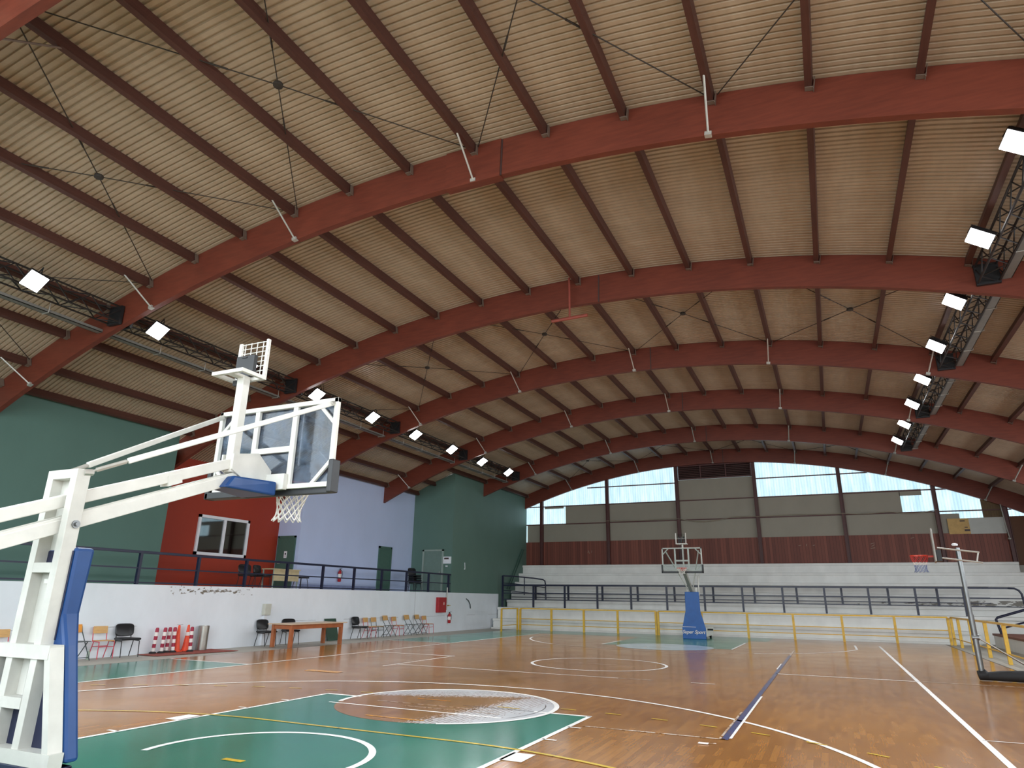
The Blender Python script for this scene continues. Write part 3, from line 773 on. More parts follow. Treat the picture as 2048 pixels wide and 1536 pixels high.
for side, xc, zc in (('left', -10.1, 8.5), ('right', 9.95, 8.72)):
    for i in range(5):
        if side == 'right' and i == 0: continue
        lattice(xc, zc, ARCH_Y[i]+AW+.02, ARCH_Y[i+1]-.02, 'black lattice lighting truss on the %s side %s' % (side, bayname[i]))
def tray(x, z, y0, y1, label):
    root = thing('cable_tray', label, 'cable tray', (x,(y0+y1)/2,z))
    b = MB(); b.box((x-.1,y0,z-.05), (x+.1,y1,z-.035)); b.box((x-.1,y0,z-.05), (x-.085,y1,z+.03)); b.box((x+.085,y0,z-.05), (x+.1,y1,z+.03)); build('channel', b, M['tray_grey'], root)
    y = y0+1
    while y < y1:
        b = MB(); b.tube([(x-.13,y,z-.06), (x+.13,y,z-.06), (x+.13,y,z+.25)], .012, 6); build('hanger', b, M['zinc'], root); y += 1.55
tray(-10.72, 8.2, 0, 31.2, 'grey cable tray hanging beside the left lighting truss')
tray(10.3, 8.62, 6.5, 31.2, 'grey cable tray hanging beside the right lighting truss')

def flood_proto():
    root = thing('floodlight', '', 'floodlight')
    b = MB(); b.box((-.23,-.2,.03), (.23,.2,.1)); 
    for j in range(6): b.box((-.21,-.17+j*.065,.1), (.21,-.155+j*.065,.15))
    build('housing', b, M['black_metal'], root, bevel=.008)
    b = MB(); b.box((-.215,-.185,.012), (.215,.185,.03)); build('lens', b, M['lamp_lens'], root)
    b = MB(); b.tube([(-.24,0,.08), (-.26,0,.3), (.26,0,.3), (.24,0,.08)], .014, 6); build('bracket', b, M['black_metal'], root)
    return root
fl = flood_proto(); first = True
LY = [-.1, 3.08, 6.24, 9.4, 12.55, 15.8, 18.9, 22.05, 25.2, 28.4]; RY = [.2, 3.4, 6.54, 9.7, 12.9, 16.1, 19.3, 22.4, 25.5, 28.7]
nth = ['nearest', 'second', 'third', 'fourth', 'fifth', 'sixth', 'seventh', 'eighth', 'ninth', 'tenth']
LAMP_W = 62.0
for side, ylist, x, z, t in (('left', LY, -9.5, 8.28, 1), ('right', RY, 9.42, 8.55, -1)):
    cnt = 0
    for y in ylist:
        vis = y > 2 if side == 'left' else y > 6
        lamp = bpy.data.lights.new('flood_beam', 'AREA'); lamp.shape = 'RECTANGLE'; lamp.size = .36; lamp.size_y = .3
        lamp.energy = LAMP_W; lamp.color = (.93,.97,1.0); lamp.spread = math.radians(112)
        lo = bpy.data.objects.new('flood_beam', lamp); COL.objects.link(lo)
        ang = -t*math.radians(35)
        lo.location = (x+t*.0, y, z-.03); lo.rotation_euler = (-.3, ang, 0)
        if not vis: continue
        o = fl if first else copy_tree(fl); first = False
        o.location = (x, y, z); o.rotation_euler = (-.3, ang, 0)
        tag(o, 'lit white floodlight on the %s lighting truss, %s from the viewer' % (side, nth[cnt]), 'floodlight', 'lit floodlights')
        cnt += 1

# T-shaped pipe hanging at the third arch
root = thing('hanging_pipe', 'red-brown T-shaped pipe hanging below the third arch near the ridge', 'pipe', (.13,11.7,9.25))
b = MB(); b.tube([(.13,11.7,10.5), (.13,11.7,9.25)], .03, 10); build('drop_pipe', b, M['red_pipe'], root)
b = MB(); b.tube([(-.42,11.72,9.23), (.66,11.68,9.23)], .045, 10); build('cross_pipe', b, M['red_pipe'], root)

# ------------------------------------------------------------------ basketball hoops
def net_mesh(c, r0, r1, h, n=12, rows=6, tr=.0055, skew=(0,0)):
    b = MB()
    def pt(i, k):
        t = k/rows; r = r0+(r1-r0)*math.sin(min(1, t*1.25)*PI/2) if t < .8 else r1*(1+.25*(t-.8)/.2)
        a = 2*PI*(i+.5*(k % 2))/n
        return Vector((c[0]+r*math.cos(a)+skew[0]*t, c[1]+r*math.sin(a)+skew[1]*t, c[2]-h*(t**.85)))
    for i in range(n):
        b.tube([pt(i, k) if k % 2 == 0 else pt(i, k) for k in range(rows+1)], tr, 5)
        b.tube([pt(i+(1 if k % 2 == 0 else 0), k) for k in range(rows+1)], tr, 5)
    return b
def rim_parts(root, T, c, r=.225):
    b = MB(); b.tube([(c[0]+r*math.cos(2*PI*i/32), c[1]+r*math.sin(2*PI*i/32), c[2]) for i in range(32)], .01, 8, closed=True)
    b.box((c[0]-.12,c[1]-r-.15,c[2]-.012), (c[0]+.12,c[1]-r+.02,c[2]+.004)); b.box((c[0]-.12,c[1]-r-.16,c[2]-.1), (c[0]+.12,c[1]-r-.145,c[2]+.02))
    b.xform(T); return build('rim', b, M['orange_rim'], root, smooth=True)
def backboard(root, T, cx, y, zb, w=1.8, h=1.05, pads=True):
    """frame seen from behind (local +y is the court side); y is the back of the frame"""
    f = MB(); t = .055; x0, x1, zt = cx-w/2, cx+w/2, zb+h
    f.box((x0,y,zb), (x1,y+.05,zb+t)); f.box((x0,y,zt-t), (x1,y+.05,zt)); f.box((x0,y,zb), (x0+t,y+.05,zt)); f.box((x1-t,y,zb), (x1,y+.05,zt))
    for dx in (-.3, .3): f.box((cx+dx-.035,y+.005,zb), (cx+dx+.035,y+.045,zt))
    f.box((cx-.3,y+.006,zb+.44), (cx+.3,y+.044,zb+.51)); f.box((cx-.3,y+.006,zb+.05), (cx+.3,y+.044,zb+.11))
    for sx in (-1, 1):
        for zz, sz in ((zb+t, 1), (zt-t, -1)):
            xx = cx+sx*(w/2-t)
            f.prism([(xx,y+.01,zz+sz*.2), (xx-sx*.2,y+.01,zz), (xx-sx*.26,y+.01,zz), (xx,y+.01,zz+sz*.26)], (0,.03,0))
    f.xform(T); fr = build('backboard_frame', f, M['white_steel'], root, bevel=.004)
    g_ = MB(); g_.box((x0+.02,y+.055,zb+.02), (x1-.02,y+.067,zt-.02)); g_.xform(T); build('glass_board', g_, M['board_glass'] if pads == 'near' else M['clear_acrylic'], root)
    p = MB()
    p.box((x0-.03,y-.035,zb-.07), (x1+.03,y+.1,zb+.012) if pads != 'near' else (cx-.34,y+.1,zb+.012))
    if pads == 'near': p.box((cx+.0-.34,y+.045,zb-.07), (x1+.03,y+.1,zb+.012))
    for xx in (x0, x1):
        s = -1 if xx == x0 else 1
        p.box((min(xx+s*.035, xx-s*.03),y-.035,zb-.07), (max(xx+s*.035, xx-s*.03),y+.1,zb+.3))
    p.xform(T); build('edge_padding', p, M['black_pad'], root, bevel=.012)
    if pads != 'near':
        q = MB()
        for a in (.235,): 
            q.box((cx-.295,y+.068,zb+.15), (cx+.295,y+.071,zb+.2)); q.box((cx-.295,y+.068,zb+.55), (cx+.295,y+.071,zb+.6))
        q.xform(T)
    return fr
def clock_cage(root, T, cx, y, z, w=.56, box=True):
    """open bracket: flat frame plus upright mesh on the court side"""
    b = MB(); t = .045; d = .36; y0, y1 = y-d, y; x0, x1 = cx-w/2, cx+w/2
    b.box((x0,y0,z), (x1,y0+t,z+.04)); b.box((x0,y1-t,z), (x1,y1,z+.04)); b.box((x0,y0+t,z), (x0+t,y1-t,z+.04)); b.box((x1-t,y0+t,z), (x1,y1-t,z+.04))
    b.box((x0,y1-.03,z+.04), (x0+.045,y1,z+.5)); b.box((x1-.03,y1-.04,z+.04), (x1,y1,z+.5)); b.box((cx-.05,y0+t,z+.005), (cx+.05,y1-t,z+.035))
    b.xform(T); build('clock_bracket', b, M['white_steel'], root)
    m = MB()
    if not box:
        m.tube([(x0,y1-.02,z+.25), (x1,y1-.02,z+.25)], .006, 5)
    for j in range(1, 5) if box else (): m.tube([(x0+w*j/5,y1-.02,z+.02), (x0+w*j/5,y1-.02,z+.49)], .006, 5)
    for j in range(1, 9) if box else (): m.tube([(x0,y1-.02,z+.06*j), (x1,y1-.02,z+.06*j)], .006, 5)
    m.xform(T); build('clock_grille', m, M['white_steel'], root)
    if box:
        k = MB(); k.box((x0+.055,y1-.09,z+.045), (x0+.33,y1-.035,z+.31)); k.box((x0+.14,y1-.1,z+.275), (x0+.22,y1-.09,z+.295)); k.xform(T)
        sc = build('shot_clock', k, M['black_pad'], root, bevel=.008)
        k = MB(); k.box((x0+.08,y1-.12,z-.06), (x0+.28,y1-.06,z+.0)); k.box((x0+.12,y1-.1,z+.0), (x0+.2,y1-.07,z+.045)); k.xform(T); build('clock_cable_box', k, M['black_metal'], root)
    else:
        k = MB(); k.box((x0+.06,y1-.05,z+.05), (x1-.06,y1-.03,z+.46)); k.xform(T); build('shot_clock', k, M['clear_acrylic'], root)
        for dx in (-.09, .02, .13):
            k = MB(); k.box((cx+dx-.03,y1-.06,z+.08), (cx+dx+.03,y1-.05,z+.34)); k.xform(T); build('digit_tube', k, M['black_pad'], root)

def near_hoop():
    T = Matrix.Identity(4); cx = .05
    root = thing('basketball_hoop', 'white steel basketball hoop with blue padding, nearest one, seen from behind at left', 'basketball hoop', (0,-1.02,0))
    # ladder tower: two upright box sections, rungs between
    y0, y1 = -1.085, -.965
    b = MB()
    for s in (-1, 1): b.box((min(s*.2, s*.118),y0,.46), (max(s*.2, s*.118),y1,2.68))
    for z0, z1 in ((2.6,2.68), (1.82,1.9), (1.16,1.27), (.8,.87)): b.box((-.118,y0,z0), (.118,y1,z1))
    b.box((-.118,y1-.012,1.9), (.05,y1,2.16)); b.box((-.118,y1-.03,2.2), (.118,y1-.02,2.62))
    b.box((.02,y0+.03,1.73), (.118,y1-.02,1.77))
    b.box((-.118,y1-.03,1.27), (-.02,y1-.024,1.82)); b.box((-.118,y1-.03,.88), (-.03,y1-.024,1.16))
    build('tower', b, M['tower_shaded_white'], root, bevel=.008)
    # flared lower frame
    b = MB(); zt, zb = 1.265, .45; wt, wb = .345, .6
    def side(s, wo, z0, z1):
        f = lambda z: wt+(wb-wt)*(zt-z)/(zt-zb)
        a0, a1 = f(z0), f(z1)
        b.hexa([(s*a0,y0-.01,z0), (s*(a0-wo),y0-.01,z0), (s*(a0-wo),y1-.02,z0), (s*a0,y1-.02,z0), (s*a1,y0-.01,z1), (s*(a1-wo),y0-.01,z1), (s*(a1-wo),y1-.02,z1), (s*a1,y1-.02,z1)])
    for s in (-1, 1): side(s, .07, zb, zt)
    b.box((-wt-.004,y0-.014,zt-.1), (wt+.004,y1-.024,zt+.004)); b.box((-wb-.004,y0-.014,zb-.02), (wb+.004,y1-.024,zb+.08))
    b.box((-.3,y0-.005,.8), (.12,y1-.03,.88))
    b.bar((-.3,y0-.02,.86), (-.7,y0-.25,1.12), .05, .1); b.bar((-.22,y0-.012,.84), (-.42,y0-.012,.55), .05, .08)
    build('tower_foot', b, M['tower_shaded_white'], root)
    b = MB()
    for x, z in ((-.72,1.02), (-.7,.97), (-.66,1.0)): b.box((x,y0-.275,z), (x+.04,y0-.27,z+.012))
    # padding on the court side
    b = MB(); yp = y1+.005
    prof = [(.22,2.02), (.22,1.32), (wt+.01,1.27), (wb+.01,.46)]
    lo = [(-w,yp-.02,z) for w, z in prof]+[(w,yp-.02,z) for w, z in reversed(prof)]
    tri = [(.225,2.03,.16), (.235,1.5,.13), (.345,1.26,.1), (wb+.015,.45,.1)]
    vs = []; fs = []
    for w, z, d in tri: vs += [(-w,yp-.02,z), (w,yp-.02,z), (w,yp+d,z), (-w,yp+d,z)]
    for j in range(3):
        for q in range(4): fs.append((j*4+q, j*4+(q+1) % 4, j*4+4+(q+1) % 4, j*4+4+q))
    fs += [(0,1,2,3), (15,14,13,12)]; b.add(vs, fs); tp = build('tower_padding', b, M['blue_pad'], root, bevel=.03)
    b = MB(); b.box((-.215,yp-.026,1.3), (.215,yp-.021,2.0)); b.box((-.34,yp-.026,.5), (.34,yp-.021,1.22)); build('pad_shade_plate', b, M['navy'], tp)  # added navy plate, darkens the back of the padding as shade would
    # arms
    b = MB(); ax = .03
    b.bar((ax,-2.6,1.83), (ax,.72,3.075), .1, .105, up=(0,-.35,.93)); build('upper_arm', b, M['white_steel'], root, bevel=.008)
    b = MB(); b.bar((ax,-2.6,1.6), (ax,.74,2.895), .13, .11, up=(0,-.35,.93)); b.bar((ax-.05,-2.6,1.665), (ax-.05,.74,2.96), .02, .03, up=(0,-.35,.93)); b.bar((ax+.05,-2.6,1.665), (ax+.05,.74,2.96), .02, .03, up=(0,-.35,.93)); build('lower_arm', b, M['white_steel'], root, bevel=.006)
    b = MB(); b.hexa([(ax-.06,-.1,2.68), (ax+.06,-.1,2.68), (ax+.06,.05,2.74), (ax-.06,.05,2.74), (ax-.06,-.12,2.78), (ax+.06,-.12,2.78), (ax+.06,.03,2.83), (ax-.06,.03,2.83)]); build('arm_spacer', b, M['white_steel'], root)
    b = MB(); b.prism([(ax+.07,.62,2.98), (ax+.07,.95,2.82), (ax+.07,1.2,2.83), (ax+.07,1.2,3.05), (ax+.07,.98,3.22), (ax+.07,.62,3.15)], (.02,0,0)); b.prism([(ax-.09,.62,2.98), (ax-.09,.95,2.82), (ax-.09,1.2,2.83), (ax-.09,1.2,3.05), (ax-.09,.98,3.22), (ax-.09,.62,3.15)], (.02,0,0))
    b.box((ax-.3,1.13,2.82), (ax+.36,1.19,3.0)); build('board_bracket', b, M['white_steel'], root)
    b = MB(); b.hexa([(ax-.12,.5,2.76), (ax+.16,.5,2.76), (ax+.3,1.1,2.74), (ax-.22,1.1,2.74), (ax-.12,.6,2.9), (ax+.16,.6,2.9), (ax+.3,1.1,2.9), (ax-.22,1.1,2.9)]); build('arm_padding', b, M['blue_pad'], root, bevel=.02)
    b = MB(); b.tube([(.199,-1.01,2.215), (.215,-1.01,2.215)], .034, 10); b.tube([(.2,-1.01,2.215), (.232,-1.01,2.215)], .018, 6); build('pivot_bolt', b, M['grey_metal'], root)
    # tie rods with turnbuckles
    for s in (-1, 1):
        p = Vector((s*.19,-1.0,2.655)); q = Vector((.09+s*.87,1.2,3.8)); tb = p.lerp(q, .03), p.lerp(q, .125)
        b = MB(); b.bar(p.lerp(q, .13), q, .035, .055); r_ = build('tie_rod', b, M['white_steel'], root, bevel=.008)
        b = MB(); b.tube([p, p.lerp(q, .13)], .01, 8); b.tube([tb[0], tb[1]], .02, 8); b.tube([p-Vector((0,.03,0)), p+Vector((0,.05,.01))], .03, 10); build('turnbuckle', b, M['zinc'], r_)
        b = MB(); b.tube([q-Vector((0,.06,.02)), q+Vector((0,.02,.01))], .025, 8); build('rod_end', b, M['zinc'], r_)
    backboard(root, T, .09, 1.19, 2.83, 1.86, 1.03, 'near')
    b = MB(); b.box((.0,.62,2.95), (.1,.72,4.06)); build('clock_post', b, M['white_steel'], root, bevel=.006)
    clock_cage(root, T, .035, .79, 4.04, .47)
    rim = rim_parts(root, T, (.1,1.62,2.96)); 
    b = net_mesh((.1,1.62,2.955), .222, .135, .44, 12, 7, .0075, (-.03,-.03)); build('net', b, M['net'], rim)
    # wheeled base out to the left of the picture
    b = MB(); b.box((-.6,-2.9,.33), (.6,-2.8,.43)); b.box((-.6,-2.9,.33), (-.5,-.9,.43)); b.box((.5,-2.9,.33), (.6,-.9,.43)); b.box((-.6,-1.1,.33), (.6,-.9,.43)); build('base_frame', b, M['navy'], root, bevel=.01)
    for x in (-.5, .5):
        for y in (-2.7, -1.0):
            b = MB(); b.tube([(x-.04,y,.16), (x+.04,y,.16)], .16, 18); build('wheel', b, M['rubber'], root)
    b = MB(); b.box((-.5,-2.8,.34), (.5,-2.1,.95)); build('counterweight', b, M['navy'], root, bevel=.02)
near_hoop()

def text_mesh(txt, size, mat, parent, loc, rot, shear=.35):
    c = bpy.data.curves.new('lettering', 'FONT'); c.body = txt; c.size = size; c.extrude = .003; c.shear = shear; c.align_x = 'CENTER'; c.offset = .004
    o = bpy.data.objects.new('lettering_curve', c); COL.objects.link(o)
    dg = bpy.context.evaluated_depsgraph_get(); me = bpy.data.meshes.new_from_object(o.evaluated_get(dg))
    bpy.data.objects.remove(o); me.materials.clear(); me.materials.append(mat)
    t = bpy.data.objects.new('lettering', me); COL.objects.link(t); t.parent = parent
    off = Vector((0,0,0)); p = parent
    while p: off += p.location; p = p.parent
    t.location = Vector(loc)-off; t.rotation_euler = rot
    return t

def far_hoop():
    cx = .06
    root = thing('basketball_hoop', 'white and blue basketball hoop with SUPER SPORT lettering at the far end of the court', 'basketball hoop', (cx,28.9,0))
    T = Matrix.Translation((0,28,0)) @ Matrix.Diagonal((1,-1,1,1))
    backboard(root, T, -.02, 1.13, 2.92, 1.8, 1.05, True)
    rim = rim_parts(root, T, (.03,1.6,3.05)); b = net_mesh((.03,1.6,3.04), .222, .12, .24, 12, 4, .006); b.xform(T); build('net', b, M['net'], rim)
    b = MB(); yb = 28.25
    prof = [(.52,.0), (.52,.5), (.5,.56), (.33,1.22), (.315,2.06)]
    vs, fs = [], []
    for w, z in prof: vs += [(cx-w,yb,z), (cx+w,yb,z), (cx+w,yb+.12,z), (cx-w,yb+.12,z)]
    for j in range(4):
        for q in range(4): fs.append((j*4+q, j*4+(q+1) % 4, j*4+4+(q+1) % 4, j*4+4+q))
    fs += [(0,1,2,3), (19,18,17,16)]; b.add(vs, fs); pad = build('tower_padding', b, M['blue_cover'], root, bevel=.02)
    b = MB(); b.box((cx-.53,yb-.004,.515), (cx+.1,yb+.002,.53)); build('pad_seam', b, M['white_band'], pad)
    text_mesh('Super Sport', .21, M['white_band'], pad, (cx-.02,yb-.006,.24), (PI/2,0,0))
    b = MB(); b.box((cx-.5,yb+.13,.12), (cx+.55,30.35,.5)); build('base_box', b, M['white_steel'], root, bevel=.01)
    b = MB(); b.tube([(cx+.56,28.6,.42), (cx+.8,28.6,.42)], .04, 8); build('jack_handle', b, M['black_metal'], root)
    for x in (-.4, .45):
        for y in (28.6, 30.0):
            b = MB(); b.tube([(cx+x-.04,y,.09), (cx+x+.04,y,.09)], .09, 14); build('wheel', b, M['rubber'], root)
    b = MB()
    for s in (-1, 1): b.box((cx+s*.2-.04,yb+.13,.5), (cx+s*.2+.04,yb+.23,2.25))
    build('tower', b, M['white_steel'], root)
    b = MB(); b.bar((cx,28.5,2.0), (.0,27.0,2.99), .15, .16); build('arm', b, M['grey_paint'], root, bevel=.01)
    b = MB(); b.tube([(cx+.28,28.6,1.9), (cx+.28,28.6,2.78)], .025, 8); b.tube([(cx+.28,28.6,2.78), (cx+.36,28.55,2.7), (cx+.4,28.55,2.95)], .012, 6); build('hydraulic_rod', b, M['white_steel'], root)
    for s in (-1, 1):
        b = MB(); b.bar((-.02+s*.75,26.9,3.84), (s*.1,28.4,2.15), .04, .04); build('tie_rod', b, M['white_steel'], root)
    b = MB(); b.box((-.0,26.9,2.95), (.06,26.96,4.12)); build('clock_post', b, M['white_steel'], root)
    clock_cage(root, T, .0, 1.25, 4.12, .48, False)
far_hoop()

def portable_hoop():
    px, py = 8.93, 15.15
    root = thing('basketball_hoop', 'portable hoop on a grey steel pole with black base and red-white-blue net at right', 'basketball hoop', (px,py,0))
    b = MB(); b.tube([(px,py,.12), (px-.01,py,1.45)], .062, 16); b.tube([(px-.01,py,1.4), (px-.03,py,3.0)], .05, 16); build('pole', b, M['grey_metal'], root, smooth=True)
    for z, xa, xb in ((2.98,8.47,9.33), (2.74,8.52,9.36)):
        b = MB(); b.tube([(xa,py-.07,z+.02), (xb,py-.07,z-.1)], .02, 8); build('arm', b, M['zinc'], root)
    b = MB(); b.tube([(9.3,py-.07,2.87), (9.24,py-.07,2.65)], .018, 8); build('handle', b, M['zinc'], root)
    b = MB(); b.lathe([(.06,0),(.07,.04),(.03,.06)], (8.86,py,3.05), 10); build('pole_cap', b, M['white_frame'], root)
    b = MB(); b.hexa([(8.33,py-.5,2.66), (8.37,py-.5,2.66), (8.475,py+.5,2.66), (8.435,py+.5,2.66), (8.33,py-.5,3.44), (8.37,py-.5,3.44), (8.475,py+.5,3.44), (8.435,py+.5,3.44)]); build('backboard', b, M['grey_paint'], root, bevel=.01)
    b = MB(); b.box((8.42,py-.2,2.68), (8.52,py+.2,2.95)); build('board_mount', b, M['black_metal'], root)
    b = MB(); c = (8.06,py,2.82); r = .2
    b.tube([(c[0]+r*math.cos(2*PI*i/32), c[1]+r*math.sin(2*PI*i/32), c[2]) for i in range(32)], .01, 8, closed=True); b.box((8.24,py-.06,2.78), (8.36,py+.06,2.82)); rim = build('rim', b, M['orange_rim'], root)
    nb = net_mesh(c, .2, .125, .4, 11, 6, .006); fs, ms = nb.f, []
    for f in nb.f:
        z = sum(nb.v[i][2] for i in f)/len(f); ms.append(0 if z > 2.68 else (1 if z > 2.6 else 2))
    nb.m = ms; build('net', nb, [M['net_red'], M['net'], M['net_blue']], rim)
    b = MB(); b.tube([(px-.08,py,.11), (px+.06,py,.13), (px+.12,py,.1), (px+.35,py-.05,.12), (9.9,py-.1,.14), (10.3,py-.1,.13)], [.1,.12,.09,.11,.13,.1], 18); build('base_tank', b, M['rubber'], root, smooth=True)
    for dy in (-.12, .12):
        b = MB(); b.tube([(px+.02,py+dy*.3,.95), (px+1.15,py+dy,.18)], .014, 8); build('brace', b, M['black_metal'] if dy > 0 else M['zinc'], root)
    b = MB(); b.tube([(px-.07,py,.94), (px+.07,py,.94)], .07, 12); build('collar', b, M['grey_metal'], root)
portable_hoop()

# ------------------------------------------------------------------ chairs
def P_black():
    r = thing('office_chair', '', 'chair')
    b = MB()
    # padded seat, x is forward
    b.box((-.24,-.26,.43), (.26,.26,.49)); build('seat', b, M['black_vinyl'], r, bevel=.028)
    b = MB(); 
    out = []
    for k in range(28):
        a = 2*PI*k/28; ca, sa = math.cos(a), math.sin(a)
        out.append((.25*math.copysign(abs(ca)**.45, ca), .685+.165*math.copysign(abs(sa)**.5, sa)))
    n = len(out); vs = []
    for th, sc in ((-.025,.93), (-.01,1), (.012,1), (.03,.9)):
        vs += [(-.265-.19*(z-.685)+.35*y*y+th, y*sc, .685+(z-.685)*sc) for y, z in out]
    fs = [(r_*n+k, r_*n+(k+1) % n, (r_+1)*n+(k+1) % n, (r_+1)*n+k) for r_ in range(3) for k in range(n)]+[tuple(range(n)), tuple(3*n+k for k in range(n))]
    b.add(vs, fs); build('backrest', b, M['black_vinyl'], r, smooth=True)
    for s in (-1, 1):
        b = MB(); b.tube([(.26,s*.235,.0), (.2,s*.235,.41)], .012, 8); build('leg', b, M['black_metal'], r)
        b = MB(); b.tube([(-.26,s*.235,.0), (-.14,s*.235,.41)], .012, 8); build('leg', b, M['black_metal'], r)
        b = MB(); b.tube([(.2,s*.235,.41), (-.18,s*.235,.42), (-.24,s*.2,.48), (-.27,s*.19,.7)], .012, 8); build('side_frame', b, M['black_metal'], r)
    return r
def P_school(tube, wood=None):
    r = thing('school_chair', '', 'chair')
    w = wood or M['tan_wood']
    b = MB(); b.box((-.18,-.19,.44), (.2,.19,.456)); build('seat', b, w, r, bevel=.006)
    b = MB(); b.hexa([(-.235,-.19,.62), (-.235,.19,.62), (-.22,.19,.62), (-.22,-.19,.62), (-.265,-.19,.8), (-.265,.19,.8), (-.25,.19,.8), (-.25,-.19,.8)]); build('backrest', b, w, r, bevel=.006)
    for s in (-1, 1):
        b = MB(); b.tube([(.2,s*.2,.0), (.17,s*.2,.42)], .012, 8); build('leg', b, tube, r)
        b = MB(); b.tube([(-.25,s*.2,.0), (-.1,s*.2,.42)], .012, 8); build('leg', b, tube, r)
        b = MB(); b.tube([(.17,s*.2,.42), (-.17,s*.2,.43), (-.21,s*.18,.46), (-.27,s*.18,.78)], .012, 8); build('side_frame', b, tube, r)
    b = MB(); b.tube([(.185,-.2,.3), (.185,.2,.3)], .01, 8); b.tube([(-.145,-.2,.3), (-.145,.2,.3)], .01, 8); build('stretcher', b, tube, r)
    return r
def P_fold(wood):
    r = thing('folding_chair', '', 'chair')
    b = MB(); b.box((-.16,-.2,.445), (.22,.2,.462)); build('seat', b, M['green_tube'], r, bevel=.006)
    b = MB(); b.hexa([(-.235,-.2,.66), (-.235,.2,.66), (-.22,.2,.66), (-.22,-.2,.66), (-.275,-.19,.86), (-.275,.19,.86), (-.26,.19,.86), (-.26,-.19,.86)]); build('backrest', b, wood, r, bevel=.012)
    for s in (-1, 1):
        b = MB(); b.tube([(.25,s*.21,.0), (-.23,s*.2,.68), (-.265,s*.19,.82)], .012, 8); build('leg', b, M['green_tube'], r)
        b = MB(); b.tube([(-.25,s*.18,.0), (.1,s*.18,.445)], .012, 8); build('leg', b, M['green_tube'], r)
    b = MB(); b.tube([(-.2,-.18,.07), (-.2,.18,.07)], .01, 8); b.tube([(.2,-.21,.07), (.2,.21,.07)], .01, 8); build('stretcher', b, M['green_tube'], r)
    return r
protos = {'black': P_black(), 'red': P_school(M['red_tube']), 'fold': P_fold(M['tan_wood']), 'ofold': P_fold(M['orange_wood']), 'grey': P_school(M['green_tube'])}
used = set()
def chair(kind, x, y, rz, label, z=0, group='chairs along the white side wall'):
    o = protos[kind] if kind not in used else copy_tree(protos[kind]); used.add(kind)
    o.location = (x,y,z); o.rotation_euler = (0,0,rz); tag(o, label, 'chair', group); return o
CX = -11.83
chair('ofold', CX, 4.95, .1, 'orange-backed folding chair at the far left edge behind the near hoop tower')
chair('red', CX, 5.55, -.1, 'wooden school chair half hidden behind the near hoop tower')
chair('ofold', CX, 7.35, .0, 'orange-backed folding chair just right of the blue tower padding')
chair('red', CX, 8.03, -.12, 'wooden school chair with red legs beside the leftmost black chair')
chair('black', CX, 8.72, -.2, 'black padded chair standing alone left of the striped posts')
chair('black', CX-.02, 13.95, -.1, 'black padded chair at the left end of the long wooden table')
chair('black', CX, 15.1, -.45, 'black padded chair behind the long wooden table')
chair('black', CX, 19.15, .0, 'black padded chair at the left end of the row near the hose cabinet')
chair('red', CX, 19.85, .1, 'wooden school chair next to the black chair in the far row')
chair('grey', CX, 20.4, .0, 'wooden school chair with dark frame, third in the far row')
chair('fold', CX, 21.25, .0, 'tan folding chair, left one of three in the far row')
chair('red', CX, 21.95, .05, 'wooden school chair with red legs between two folding chairs in the far row')
chair('fold', CX, 22.95, -.05, 'tan folding chair, middle one of three in the far row')
chair('fold', CX, 23.85, .0, 'tan folding chair, right one of three in the far row')
chair('red', CX, 24.5, .0, 'wooden school chair at the right end of the far row')
gu = 'black chairs on the upper walkway'
chair('black', -13.75, 14.6, -.3, 'black padded chair left of the beige desk on the upper walkway', WZ, gu)
chair('black', -13.7, 15.3, .2, 'black padded chair touching the beige desk on the upper walkway', WZ, gu)
stk = ['lowest of the stack', 'second from the bottom of the stack', 'third from the bottom of the stack', 'topmost of the stack']
for j in range(4):
    chair('black', -13.5-.02*j, 25.75, -.35, 'black padded chair stacked by the lilac wall, '+stk[j], WZ+.115*j, 'stacked black chairs')
# low black stool right of the desk
root = thing('stool', 'low black seat without a back right of the beige desk', 'stool', (-13.6,17.35,WZ))
b = MB(); b.box((-13.82,17.1,WZ+.42), (-13.38,17.6,WZ+.475)); build('seat', b, M['black_vinyl'], root, bevel=.02)
for dx in (-.2, .2):
    for dy in (-.21, .21):
        b = MB(); b.tube([(-13.6+dx*1.1,17.35+dy*1.1,WZ), (-13.6+dx*.8,17.35+dy*.8,WZ+.42)], .012, 6); build('leg', b, M['black_metal'], root)
# beige desk on the walkway
root = thing('desk', 'beige desk with a closed front panel on the upper walkway', 'desk', (-13.7,16.2,WZ))
b = MB(); b.box((-13.95,15.5,WZ+.7), (-13.3,16.95,WZ+.73)); build('desktop', b, M['beige_board'], root)
b = MB(); b.box((-13.36,15.55,WZ+.28), (-13.33,16.9,WZ+.7)); b.box((-13.33,15.55,WZ+.48), (-13.325,16.9,WZ+.49)); build('front_panel', b, M['beige_board'], root)
for y in (15.56, 16.88):
    for x in (-13.9, -13.38):
        b = MB(); b.box((x-.02,y-.02,WZ), (x+.02,y+.02,WZ+.7)); build('leg', b, M['pale_frame'], root)
